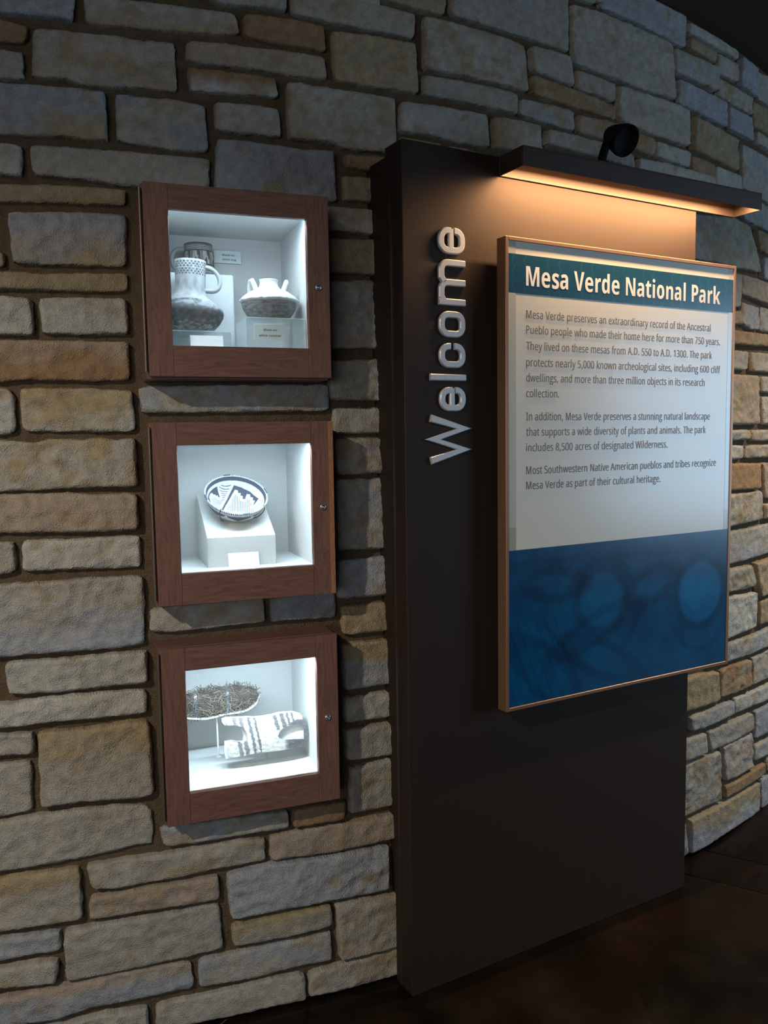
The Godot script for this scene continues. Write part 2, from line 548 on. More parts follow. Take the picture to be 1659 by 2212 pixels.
# ------------------------------------------------------------------ the round stone wall
func poly_at(line: Array, f: float) -> Vector2:
	# point at fraction f (by u) of a polyline [u0, y0, u1, y1, ...] in millimetres
	var n := line.size() / 2
	var u: float = lerpf(line[0], line[2 * n - 2], f)
	for k in n - 1:
		var a: float = line[2 * k]; var b: float = line[2 * k + 2]
		if u <= b or k == n - 2:
			var t := clampf((u - a) / maxf(b - a, 0.01), 0, 1)
			return Vector2(u, lerpf(line[2 * k + 1], line[2 * k + 3], t)) / 1000.0
	return Vector2.ZERO

func steps(size: float, cell: float) -> Array:
	var e := [0.0, 0.0010, 0.0030, 0.0065, 0.0120]
	var out := []
	for x in e:
		if x < size * 0.34: out.append(x / size)
	var a: float = out[-1]
	var n := maxi(2, int((1.0 - 2.0 * a) * size / cell))
	for k in range(1, n): out.append(lerpf(a, 1.0 - a, float(k) / n))
	for k in range(out.size() - n + 1 - 1, -1, -1): out.append(1.0 - out[k])
	return out

const BASE := {"g": Vector3(0.385, 0.360, 0.315), "w": Vector3(0.455, 0.440, 0.400), "b": Vector3(0.340, 0.350, 0.372), "t": Vector3(0.350, 0.282, 0.190), "y": Vector3(0.362, 0.288, 0.180), "o": Vector3(0.320, 0.208, 0.122), "p": Vector3(0.375, 0.305, 0.245)}

func stone(style: String, top: Array, bot: Array, parent: Node, cell: float):
	var w: float = ((top[-2] - top[0]) + (bot[-2] - bot[0])) / 2000.0
	var h: float = 0.0
	for f in [0.2, 0.5, 0.8]: h += (poly_at(top, f).y - poly_at(bot, f).y) / 3.0
	if w < 0.012 or h < 0.012: return
	var ss := steps(w, cell); var tt := steps(h, cell)
	var seed_off := rng.randf() * 60.0
	var proud := rng.randf_range(-0.004, 0.005)
	var tilt := Vector2(rng.randf_range(-0.03, 0.03), rng.randf_range(-0.03, 0.03))
	var rough := rng.randf_range(0.55, 1.3)
	var base: Vector3 = BASE[style[0]]
	base *= rng.randf_range(0.93, 1.07)
	var second: Vector3 = base
	var mode := ""
	if style.length() > 1:
		mode = style[1]
		second = BASE[mode.to_lower()]
	var rows := []; var uvs := []; var cols := []
	var ends := [poly_at(bot, 0.0), poly_at(bot, 1.0), poly_at(top, 0.0), poly_at(top, 1.0)]
	for j in tt.size():
		var t: float = tt[j]
		var row := []; var ur := []; var cr := []
		for i in ss.size():
			var s: float = ss[i]
			var pb := poly_at(bot, s); var pt := poly_at(top, s)
			var p := pb.lerp(pt, t)
			var ds := minf(s, 1.0 - s) * w; var dt := minf(t, 1.0 - t) * h
			var db := minf(ds, dt)
			# ragged outline and knocked-off corners
			var fade := clampf(1.0 - db / 0.03, 0.0, 1.0)
			p.y += fade * (0.0032 * n_mid.get_noise_2d(p.x * 0.9 + seed_off, t * 7.0) + 0.0030 * n_low.get_noise_2d(p.x * 1.5 + seed_off, t * 9.0))
			p.x += fade * (0.0045 * n_low.get_noise_2d(p.y * 1.6 + seed_off, s * 9.0) + 0.0025 * n_mid.get_noise_2d(p.y, s * 7.0 + seed_off))
			var rad := 0.007
			if ds < rad * 2 and dt < rad * 2:
				var k := rad * 0.55 * (1.0 - ds / (rad * 2)) * (1.0 - dt / (rad * 2))
				p.x += k if s < 0.5 else -k
				p.y += k if t < 0.5 else -k
			# rock-faced height over the mortar bed
			var roundness := clampf((db + 0.0006) / 0.0075, 0.0, 1.0)
			roundness = sqrt(1.0 - (1.0 - roundness) * (1.0 - roundness))
			var lump := n_low.get_noise_2d(p.x * 0.8 + seed_off, p.y * 1.5)
			var chip := n_chip.get_noise_2d(p.x + seed_off, p.y * 1.5)
			var mid := n_mid.get_noise_2d(p.x + seed_off, p.y * 1.2)
			var hh := roundness * (BED + proud + tilt.x * (s - 0.5) * w + tilt.y * (t - 0.5) * h + rough * (0.0058 * lump + 0.0060 * chip + 0.0013 * mid) * clampf(db / 0.012, 0.3, 1.0)) - BED
			if db <= 0.0: hh = -BED - 0.008
			row.append(wall_at(p.x, p.y, hh))
			ur.append(Vector2(p.x + seed_off, p.y))
			# the stone's own colours: bedding bands and mineral patches
			var band := n_col.get_noise_2d(p.x * 0.8 + seed_off, p.y * 2.6)
			var patch := n_col.get_noise_2d(p.x * 1.4 + seed_off * 2.0 + 40.0, p.y * 1.9)
			var k := 0.0
			if mode != "":
				if mode == mode.to_lower(): k = smoothstep(-0.20, 0.45, patch)
				else:
					var lower := mode in ["T", "W", "B"]
					var edge := (0.42 if mode in ["B", "Y"] else 0.26) + 0.55 * band
					k = smoothstep(-0.34, 0.34, edge - (t if lower else 1.0 - t))
			var col := base.lerp(second, k) * (1.0 + 0.13 * band + 0.07 * mid)
			if patch < -0.28: col = col.lerp(Vector3(0.32, 0.23, 0.13), smoothstep(0.28, 0.55, -patch) * 0.6)
			cr.append(Color(col.x, col.y, col.z))
		rows.append(row); uvs.append(ur); cols.append(cr)
	var mb := MB.new()
	mb.use_color = true
	mb.grid(rows, uvs, cols)
	obj("stone", mb, M.stone, parent)

func stone_wall():
	var wl := Node3D.new()
	wl.name = "wall_front"; add_child(wl)
	structure(wl, "curved wall of rough tan and grey sandstone blocks in brown mortar", "wall")
	# mortar bed, open where the three cases sit in it
	var us := []
	var u := -3.9
	while u < 8.6:
		us.append(u); u += 0.04 if u > 0.4 and u < 5.1 else 0.25
	var c0 := 1.835 - 0.274; var c1 := 1.835 + 0.172   # arc range of the case boxes
	var ys := [0.0, 0.10, 0.22, 0.34, 0.46, 0.56, 0.6025 - 0.003, 0.70, 0.80, 0.90, 1.0, 1.0685, 1.12, 1.181 - 0.003, 1.28, 1.38, 1.48, 1.58, 1.645, 1.70, 1.758 - 0.003, 1.85, 1.95, 2.05, 2.15, 2.225, 2.33, 2.45, 2.57, 2.70, 2.85, 3.0, CEIL]
	us.append(c0); us.append(c1); us.sort()
	var open_y := [[0.599, 1.069], [1.177, 1.646], [1.754, 2.226]]
	var mb := MB.new()
	for j in ys.size() - 1:
		var run := []
		for i in us.size() - 1:
			var um: float = (us[i] + us[i + 1]) / 2; var ym: float = (ys[j] + ys[j + 1]) / 2
			var hole := false
			if um > c0 and um < c1:
				for o in open_y:
					if ym > o[0] and ym < o[1]: hole = true
			if hole: continue
			var a := wall_at(us[i], ys[j], -BED); var b := wall_at(us[i + 1], ys[j], -BED)
			var d := wall_at(us[i + 1], ys[j + 1], -BED); var e := wall_at(us[i], ys[j + 1], -BED)
			var f: float = um / 5.3
			mb.quad_out(a, b, d, e, Vector3(sin(f), 0, cos(f)), [Vector2(us[i], ys[j]), Vector2(us[i + 1], ys[j]), Vector2(us[i + 1], ys[j + 1]), Vector2(us[i], ys[j + 1])])
	# inner face and top, so that the wall has its thickness
	for i in range(0, us.size() - 1):
		var f: float = us[i] / 5.3
		mb.quad_out(wall_at(us[i], 0, -0.6), wall_at(us[i + 1], 0, -0.6), wall_at(us[i + 1], CEIL, -0.6), wall_at(us[i], CEIL, -0.6), Vector3(-sin(f), 0, -cos(f)))
	obj("mortar_bed", mb, M.mortar, wl)
	for s in STONES: stone(s[0], s[1], s[2], wl, 0.0085)
	# the courses go on beyond the edges of the picture
	var kinds := ["g", "gt", "w", "gb", "t", "b", "p", "ot", "g"]
	fill(wl, 480, 984, 0, 3105, kinds, 0.0, 0.040)
	fill(wl, 4416, 5000, 0, 3105, kinds, 0.0575, 0.0)
	fill(wl, 1112, 2250, 2800, 3105, kinds)
	fill(wl, 2250, 2800, 2905, 3105, kinds)
	fill(wl, 2800, 3120, 3010, 3105, kinds)

func fill(parent: Node, u0: int, u1: int, y0: int, y1: int, kinds: Array, slope0 := 0.0, slope1 := 0.0):
	var y := y0
	while y < y1 - 40:
		var h: int = mini(rng.randi_range(75, 165), y1 - y)
		if y1 - y - h < 60: h = y1 - y
		var a: int = u0 + int(slope0 * y)
		var b: int = u1 + int(slope1 * y)
		while a < b - 50:
			var w: int = mini(rng.randi_range(160, 420), b - a)
			if b - a - w < 90: w = b - a
			stone(kinds[rng.randi() % kinds.size()], [a + 8, y + h - 9, a + w - 8, y + h - 9], [a + 8, y + 8, a + w - 8, y + 8], parent, 0.02)
			a += w
		y += h

const STONES := [
	["b",[1117,2716,1409,2725],[1114,2649,1229,2651,1324,2656,1402,2651]], ["gT",[1427,2725,1594,2725,1730,2727,1793,2728,1822,2722],[1430,2648,1528,2655,1587,2654,1748,2663,1828,2674]], ["g",[1735,2816,1965,2836],[1747,2747,1793,2744,1900,2752,1961,2751]],
	["o",[1113,2640,1228,2642,1295,2629],[1110,2581,1226,2584,1286,2587]], ["g",[1110,2567,1225,2568,1280,2568],[1106,2494,1222,2495,1277,2497]], ["gt",[1305,2627,1394,2628,1481,2631,1574,2625,1590,2629,1653,2632],[1293,2505,1377,2508,1407,2496,1464,2497,1542,2505,1657,2504]],
	["o",[1837,2728,1856,2731,1970,2736,2069,2730],[1839,2670,1860,2666,1939,2659,2071,2662]], ["p",[1683,2639,1769,2646,1865,2646,1909,2649,2066,2650],[1680,2585,1857,2586,1981,2582,2073,2589]], ["oW",[1683,2574,1856,2574,1923,2573],[1685,2510,1854,2517,1930,2519]],
	["bT",[1106,2486,1221,2487,1332,2489,1473,2486],[1100,2356,1215,2357,1307,2361,1364,2366,1424,2358,1474,2360]], ["gb",[1494,2486,1600,2483,1632,2487,1728,2479],[1496,2364,1555,2359,1634,2352,1732,2355]], ["g",[1749,2489,1853,2494,1929,2492],[1752,2412,1850,2415,1935,2414]],
	["b",[1752,2393,1843,2397,1987,2391,2084,2398],[1742,2241,1915,2248,2091,2255]], ["w",[1099,2341,1215,2342,1266,2339],[1095,2258,1211,2262,1262,2259]], ["g",[1284,2342,1477,2342,1634,2342,1734,2342],[1287,2265,1397,2263,1512,2252,1730,2258]],
	["t",[1104,2240,1210,2242,1365,2248,1514,2246],[1102,2194,1208,2195,1389,2201,1514,2203]], ["t",[1097,2079,1212,2075],[1095,2034,1212,2035]], ["bT",[1221,2174,1349,2181,1429,2184,1514,2181],[1230,2047,1317,2044,1409,2046,1508,2047]],
	["t",[1094,2025,1201,2027,1304,2027,1512,2033],[1092,1982,1199,1981,1276,1981,1509,1982]], ["w",[1092,1964,1198,1967,1271,1963],[1087,1869,1194,1869,1275,1868]], ["w",[1286,1964,1380,1968,1505,1968],[1293,1872,1429,1872,1507,1874]],
	["oP",[1087,1858,1193,1858,1506,1858],[1082,1750,1188,1750,1240,1756,1370,1753,1506,1756]], ["wP",[1081,1741,1203,1739,1220,1727],[1076,1620,1182,1620,1218,1623]], ["yW",[1233,1738,1317,1739,1402,1738,1510,1732],[1232,1632,1255,1627,1339,1625,1445,1625,1513,1625]],
	["gy",[1075,1611,1182,1608,1267,1601,1299,1611,1370,1607,1418,1612,1466,1604,1512,1611],[1069,1478,1176,1477,1288,1478,1359,1481,1514,1480]], ["p",[1069,1471,1176,1472,1332,1472,1412,1464,1511,1465],[1065,1378,1171,1372,1288,1370,1354,1367,1511,1367]], ["g",[1064,1357,1204,1351],[1060,1272,1167,1268,1205,1273]],
	["w",[1220,1354,1327,1351,1407,1353,1513,1354],[1220,1272,1350,1271,1398,1270,1514,1267]], ["gB",[1058,1249,1166,1246,1270,1245,1349,1249,1457,1249,1519,1247],[1049,1056,1158,1058,1248,1059,1341,1059,1449,1059,1514,1065]], ["w",[1165,1044,1204,1047,1314,1045,1422,1049,1518,1049],[1171,960,1257,960,1268,957,1337,959,1445,961,1519,960]],
	["w",[1045,943,1153,942,1231,944,1262,949,1390,948,1512,945],[1042,879,1150,877,1307,880,1415,879,1514,880]], ["g",[1041,866,1149,863,1230,861],[1039,808,1146,804,1229,801]], ["gY",[1237,861,1333,858,1414,861,1463,866,1505,865,1519,855],[1237,660,1271,662,1325,664,1433,658,1488,655,1521,660]],
	["g",[1038,788,1156,785,1220,787],[1032,651,1140,647,1218,652]], ["g",[1030,636,1139,637,1226,644,1310,645,1419,643,1487,635,1517,620],[1024,502,1133,504,1213,507,1315,511,1413,518,1474,527,1513,523]], ["gY",[1025,491,1133,488,1162,491,1246,492,1327,493],[1019,349,1126,347,1191,348,1272,350,1329,351]],
	["gt",[1341,496,1428,498,1546,497,1670,499,1754,498,1815,493],[1352,430,1409,420,1494,422,1599,424,1679,429,1751,427,1816,428]], ["pt",[1347,409,1476,414,1598,411,1685,412],[1341,346,1456,346,1560,344,1683,340]], ["b",[1018,329,1126,331,1206,331,1274,331],[1015,266,1123,270,1204,275,1272,274]],
	["g",[1278,330,1355,333,1508,330,1683,332],[1279,192,1382,194,1485,196,1590,197,1688,199]], ["g",[1014,252,1122,256,1187,258,1264,256],[1011,193,1120,201,1259,192]], ["bP",[1010,170,1119,178,1216,183,1298,183,1416,191,1512,187,1601,184],[1007,93,1116,100,1235,92,1345,109,1447,108,1607,109]],
	["g",[1212,82,1298,84,1378,88,1481,84],[1210,32,1482,11]], ["g",[1006,79,1202,78],[1004,34,1200,32]], ["gb",[1618,184,1633,185,1761,187,1914,183,1998,185],[1618,107,1630,106,1777,99,1891,102,1998,96]],
	["g",[1501,85,1629,85,1739,85,1833,91,1914,79],[1500,7,1626,9,1699,6,1803,6,1917,1]], ["gb",[1530,568,1697,568,1885,561],[1536,519,1563,510,1695,509,1773,512,1884,509]], ["o",[1897,563,2056,560],[1892,508,2025,503,2052,504]],
	["pt",[1825,499,1984,496,2188,492,2284,488],[1826,422,1879,420,2022,412,2189,414,2282,411]], ["b",[1701,411,1826,418,1981,407,2084,406,2186,401],[1713,279,1859,277,2017,273,2183,267]], ["gY",[1710,266,1859,267,2001,264],[1714,203,1856,198,2001,201]],
	["gt",[2011,262,2099,261,2191,253,2273,249],[2017,92,2136,88,2267,88]], ["gt",[1924,79,2051,82,2194,85,2267,82],[1923,6,2048,1,2128,1,2265,3]], ["gt",[1952,2567,2119,2568,2283,2570],[1951,2411,2067,2417,2112,2404,2239,2409,2283,2407]],
	["o",[2115,2393,2247,2401],[2121,2357,2172,2352,2245,2355]], ["t",[2109,2335,2261,2339],[2109,2263,2259,2266]], ["gt",[2011,2239,2112,2246,2258,2247],[2009,2175,2129,2176,2255,2170]],
	["t",[2008,2154,2255,2165],[2005,2058,2251,2061]], ["gb",[2004,2034,2105,2043,2251,2054],[1997,1847,2244,1854]], ["g",[2042,1819,2243,1827],[2050,1705,2238,1702]],
	["g",[2057,1687,2253,1686],[2052,1612,2250,1611]], ["gt",[2053,1600,2250,1599],[2057,1494,2246,1496]], ["gb",[2059,1485,2246,1483],[2055,1281,2238,1275]],
	["b",[2056,1255,2238,1258],[2048,1143,2233,1138]], ["yt",[2060,1123,2233,1122],[2062,1036,2230,1035]], ["bY",[2057,1016,2229,1012],[2062,877,2224,878]],
	["g",[2060,859,2278,858],[2059,783,2275,777]], ["g",[2056,768,2274,762],[2060,672,2271,665]], ["gt",[2073,653,2187,657,2271,659],[2062,515,2187,514,2266,512]],
	["gb",[1524,1741,1563,1744,1746,1748,2049,1752],[1528,1673,1636,1671,1853,1673,2046,1675]], ["gt",[1529,1157,1564,1161,1745,1168,1834,1170],[1527,1096,1587,1090,1702,1093,1840,1097]], ["b",[1854,1169,2045,1169],[1853,1094,1904,1095,2046,1090]],
	["gt",[1975,2831,2186,2823,2356,2818],[1972,2749,2125,2745,2353,2745]], ["t",[2198,2892,2467,2929],[2214,2835,2377,2827,2459,2832]], ["g",[2479,2944,2956,3032],[2479,2839,2569,2835,2691,2832,2818,2831,2955,2830]],
	["t",[2090,2725,2221,2733,2357,2735],[2092,2591,2216,2586,2362,2591]], ["gt",[2383,2819,2540,2819,2693,2817,2762,2807],[2383,2660,2535,2669,2687,2669,2773,2668]], ["g",[2378,2650,2534,2655,2687,2654,2721,2646],[2376,2591,2532,2591,2684,2586,2717,2584]],
	["w",[2298,2563,2421,2569,2605,2572],[2292,2475,2391,2479,2472,2470,2612,2472]], ["gt",[2623,2569,2682,2573,2815,2575],[2627,2473,2816,2480]], ["t",[2291,2464,2436,2462],[2289,2403,2434,2406]],
	["g",[2460,2461,2608,2452],[2458,2402,2607,2398]], ["b",[3102,3093,3352,3113,3600,3112],[3099,3003,3268,3003,3507,2993,3590,2995]], ["g",[2996,3086,3083,3080],[2993,3004,3081,3009]],
	["g",[2969,2987,3091,2996,3502,2988],[2968,2796,3099,2790,3303,2783,3511,2792]], ["w",[3612,3098,3774,3101,4005,3101],[3615,3057,3772,3058,4008,3066]], ["t",[3618,3044,3811,3044],[3611,3002,3809,2997]],
	["g",[3827,3045,4008,3054],[3824,2967,4012,2981]], ["b",[4027,3090,4189,3089],[4022,2975,4192,2968]], ["g",[4202,3081,4392,3100],[4205,2967,4385,2971]],
	["gb",[3511,2979,3815,2987],[3518,2892,3814,2892]], ["b",[3543,2880,3894,2876],[3539,2787,3890,2775]], ["gt",[3823,2957,4132,2954],[3827,2883,4121,2878]],
	["b",[3911,2868,4129,2876],[3907,2779,4149,2782]], ["t",[4145,2945,4385,2961],[4149,2848,4379,2846]], ["g",[4173,2834,4378,2836],[4163,2785,4375,2783]],
	["g",[2783,2812,2884,2817,2956,2817],[2782,2734,2880,2724,2968,2720]], ["gt",[2980,2783,3171,2775],[2978,2717,3066,2717,3168,2710]], ["ot",[2781,2724,2963,2716,3172,2703],[2779,2662,2947,2654,3174,2655]],
	["g",[3180,2773,3499,2783,3602,2778],[3183,2656,3342,2643,3603,2646]], ["gb",[2731,2643,2947,2649,2968,2643],[2726,2588,2966,2579]], ["po",[2979,2640,3174,2646],[2976,2578,3091,2578,3172,2577]],
	["gt",[2835,2566,3091,2570,3262,2557],[2833,2515,3059,2514,3266,2506]], ["op",[3190,2640,3374,2630],[3188,2576,3371,2566]], ["w",[3387,2627,3601,2630],[3381,2570,3599,2568]],
	["w",[3286,2552,3432,2562,3779,2570],[3284,2495,3787,2522]], ["t",[3623,2763,3986,2755],[3618,2637,3992,2632]], ["ot",[3612,2621,3781,2619],[3610,2564,3779,2561]],
	["w",[3797,2617,4009,2620],[3794,2535,4022,2549]], ["gb",[4034,2752,4293,2754,4556,2766],[4022,2574,4197,2562,4543,2562]], ["gb",[3987,2549,4191,2553,4545,2557],[4027,2455,4142,2446,4539,2445]],
	["gt",[3536,2400,3941,2444,4082,2433],[3530,2238,3815,2247,3964,2248,4199,2259]], ["ot",[4160,2434,4538,2435],[4181,2351,4532,2338]], ["b",[4219,2332,4532,2333],[4215,2240,4526,2236]],
	["gt",[3724,2220,4000,2230],[3718,2077,3980,2095]], ["p",[4008,2233,4267,2229,4526,2231],[3994,2152,4262,2135,4520,2134]], ["gb",[3998,2120,4173,2115],[3999,2033,4075,2017,4168,2021]],
	["g",[4190,2120,4520,2119],[4175,2021,4513,2012]], ["t",[3717,2064,3988,2083],[3715,2012,3997,2028]], ["ot",[3715,1997,4256,2011,4514,2021],[3712,1937,4253,1955,4510,1963]],
	["g",[3712,1920,4045,1926],[3709,1840,4036,1849]], ["gt",[4071,1925,4509,1938],[4074,1846,4504,1853]], ["pt",[3708,1822,4153,1833],[3700,1626,4150,1628]],
	["g",[4176,1830,4503,1839],[4173,1764,4499,1765]], ["g",[4181,1745,4498,1754],[4182,1627,4491,1626]], ["g",[3700,1607,4045,1609],[3698,1567,4044,1565]],
	["gt",[4065,1607,4490,1607],[4063,1562,4487,1554]], ["w",[3697,1547,3989,1546],[3695,1493,3981,1489]], ["gt",[4004,1544,4487,1543],[3996,1492,4483,1483]],
	["o",[3695,1479,4155,1469],[3691,1372,4144,1359]], ["p",[4178,1468,4482,1464],[4193,1316,4473,1305]], ["gt",[3690,1356,4169,1352],[3685,1224,4176,1228]],
	["g",[4192,1293,4472,1284],[4189,1229,4469,1222]], ["gB",[3684,1210,4028,1204,4217,1207,4468,1207],[3679,1074,4022,1076,4211,1079,4460,1075]], ["gt",[3679,1064,4046,1052],[3675,971,4083,956]],
	["t",[4070,1056,4459,1057],[4111,906,4451,895]], ["w",[3675,959,4094,933],[3668,781,4088,785]], ["t",[4123,890,4450,879],[4112,788,4444,770]],
	["gb",[3668,772,4066,757,4443,762],[3665,692,4005,681,4439,677]], ["y",[3416,686,3600,685,3737,668],[3412,560,3637,549,3754,546]], ["ot",[3757,667,3870,669,4022,661],[3760,554,3866,549,4022,546]],
	["gt",[4042,662,4377,660],[4031,546,4371,535]], ["gb",[3527,533,3679,530,3857,527],[3535,474,3625,466,3854,467]], ["w",[3870,529,4059,520,4370,509],[3867,464,3988,460,4366,435]],
	["g",[3408,460,3634,448],[3405,375,3644,365]], ["g",[3651,446,3861,441,4035,433],[3664,364,3858,358,4037,360]], ["b",[4062,431,4365,422],[4051,315,4358,291]],
	["gt",[3405,361,3588,358,3738,351],[3398,162,3622,156,3746,146]], ["gp",[3759,359,3909,355,4031,348],[3779,213,3903,203,4031,200]], ["gb",[4055,290,4357,269],[4047,220,4353,193]],
	["ot",[3772,198,3955,188,4158,187],[3768,148,3953,140,4156,135]], ["t",[4174,197,4353,182],[4174,137,4350,121]], ["tB",[3503,142,3708,139,4092,122],[3506,13,3600,6,3748,9,4077,-2]],
	["b",[4105,128,4349,105],[4099,-1,4343,-16]], ["g",[3397,149,3486,142],[3392,9,3500,13]]
]

# ------------------------------------------------------------------ the welcome pylon
func rr(a0: float, a1: float, b0: float, b1: float, r: float, from: int, to: int) -> Array:
	# corners of a rounded rectangle, counted anticlockwise from lower right: 0 = (a1,b0), 1 = (a1,b1), 2 = (a0,b1), 3 = (a0,b0)
	var cs := [Vector2(a1 - r, b0 + r), Vector2(a1 - r, b1 - r), Vector2(a0 + r, b1 - r), Vector2(a0 + r, b0 + r)]
	var out := []
	for k in range(from, to + 1):
		var q := posmod(k, 4)
		for i in 7: out.append(cs[q] + Vector2.from_angle(-PI / 2 + q * PI / 2 + i * PI / 12) * r)
	return out

func letter_shape(ch: String, a0: float, a1: float) -> MB:
	var w := 0.0182; var h := 0.009; var c := 0.0026
	var xh := 0.0865; var asc := 0.1165
	var l := a0 + w / 2; var r := a1 - w / 2; var b := w / 2; var t := xh - w / 2
	var mb := MB.new()
	match ch:
		"W":
			var q := (a1 - a0 - w) / 4.0
			mb.ribbon([Vector2(l, asc), Vector2(l + q, b * 0.7), Vector2(l + 2 * q, asc - b * 0.7), Vector2(l + 3 * q, b * 0.7), Vector2(r, asc)], w * 1.15, h, c)
		"l":
			mb.ribbon([Vector2((a0 + a1) / 2, 0), Vector2((a0 + a1) / 2, asc)], w, h, c)
		"o":
			mb.ribbon(rr(l, r, b, t, 0.021, 0, 3), w, h, c, true)
		"c":
			var p := [Vector2(r, b + 0.028)]
			var body := rr(l, r, b, t, 0.021, 1, 4)     # anticlockwise: upper right, upper left, lower left, lower right
			body.reverse()
			p.append_array(body); p.append(Vector2(r, t - 0.028))
			mb.ribbon(p, w, h, c)
		"e":
			var m := (b + t) / 2 + 0.002
			var body := rr(l, r, b, t, 0.021, 1, 4)
			var p := [Vector2(l, m), Vector2(r, m)]
			p.append_array(body); p.append(Vector2(r, b + 0.024))
			mb.ribbon([Vector2(l, m), Vector2(r + w * 0.3, m)], w * 0.9, h * 0.98, c)
			var q := [Vector2(r, m)]
			q.append_array(body); q.append(Vector2(r, b + 0.026))
			mb.ribbon(q, w, h, c)
		"m":
			var mid := (l + r) / 2
			mb.ribbon([Vector2(l, 0), Vector2(l, xh)], w, h, c)
			for s in [[l, mid], [mid, r]]:
				var p := [Vector2(s[1], 0)]
				var rad := 0.02
				for i in 7: p.append(Vector2(s[1] - rad, t - rad) + Vector2.from_angle(i * PI / 12) * rad)
				p.append(Vector2(s[0] + 0.014, t)); p.append(Vector2(s[0], t - 0.010))
				mb.ribbon(p, w, h * 0.99, c)
	return mb

func pylon():
	var p := thing("welcome_pylon", "tall dark bronze metal pylon with raised silver Welcome lettering", "sign", PY_O, PY_YAW)
	var sh := MB.new()
	sh.box(Vector3(PY_W / 2, PY_H / 2, -0.044), Vector3(PY_W, PY_H, 0.088), 0.0015)
	obj("front_shell", sh, M.bronze, p)
	var bk := MB.new()
	bk.box(Vector3(PY_W / 2, (PY_H - 0.014) / 2, -0.088 - 0.09), Vector3(PY_W - 0.03, PY_H - 0.014, 0.18), 0.001)
	obj("back_box", bk, M.bronze, p)
	var spans := [["W", 1.5246, 1.6586], ["e", 1.669, 1.7353], ["l", 1.753, 1.7695], ["c", 1.7875, 1.8548], ["o", 1.8702, 1.941], ["m", 1.9563, 2.0797], ["e", 2.0944, 2.1646]]
	for s in spans:
		var o := obj("letter", letter_shape(s[0], 0.0, s[2] - s[1]), M.letter, p)
		# reading direction runs up the pylon, letter tops point to its left edge
		o.transform = Transform3D(Basis(Vector3(0, 1, 0), Vector3(-1, 0, 0), Vector3(0, 0, 1)), Vector3(0.1955, s[1], 0.0))
		o.set_meta("label", "raised brushed silver letter " + s[0])

func text_line(words: String, x0: float, x1: float, y: float, cap: float, bold: bool, material: Material, parent: Node, z := 0.0, centred := false) -> MeshInstance3D:
	var f := SystemFont.new()
	f.font_names = PackedStringArray(["Droid Sans"])
	if bold: f.font_weight = 700
	var tm := TextMesh.new()
	tm.font = f; tm.text = words; tm.font_size = 64; tm.pixel_size = 0.001
	tm.depth = 0.0; tm.curve_step = 2.0
	tm.horizontal_alignment = HORIZONTAL_ALIGNMENT_LEFT
	tm.vertical_alignment = VERTICAL_ALIGNMENT_BOTTOM
	var ab := tm.get_aabb()
	var o := MeshInstance3D.new()
	o.mesh = tm; o.material_override = material; o.name = "text_line"
	parent.add_child(o, true)
	# cap height of the face is about 0.714 of its size; its descent is 0.24 of it
	var sy := cap / (0.714 * 0.064)
	var sx := (x1 - x0) / maxf(ab.size.x, 0.0001)
	var base := base_line(f)
	o.scale = Vector3(sx, sy, 1.0)
	o.position = Vector3(x0 - ab.position.x * sx, y - base * sy, z)
	return o

var base_cache := {}
func base_line(f: SystemFont) -> float:
	# height of the base line in the mesh's own axes: the lower edge of a letter that stands on it
	var key := f.font_weight
	if not base_cache.has(key):
		var tm := TextMesh.new()
		tm.font = f; tm.text = "H"; tm.font_size = 64; tm.pixel_size = 0.001; tm.depth = 0.0
		tm.vertical_alignment = VERTICAL_ALIGNMENT_BOTTOM
		base_cache[key] = tm.get_aabb().position.y
	return base_cache[key]

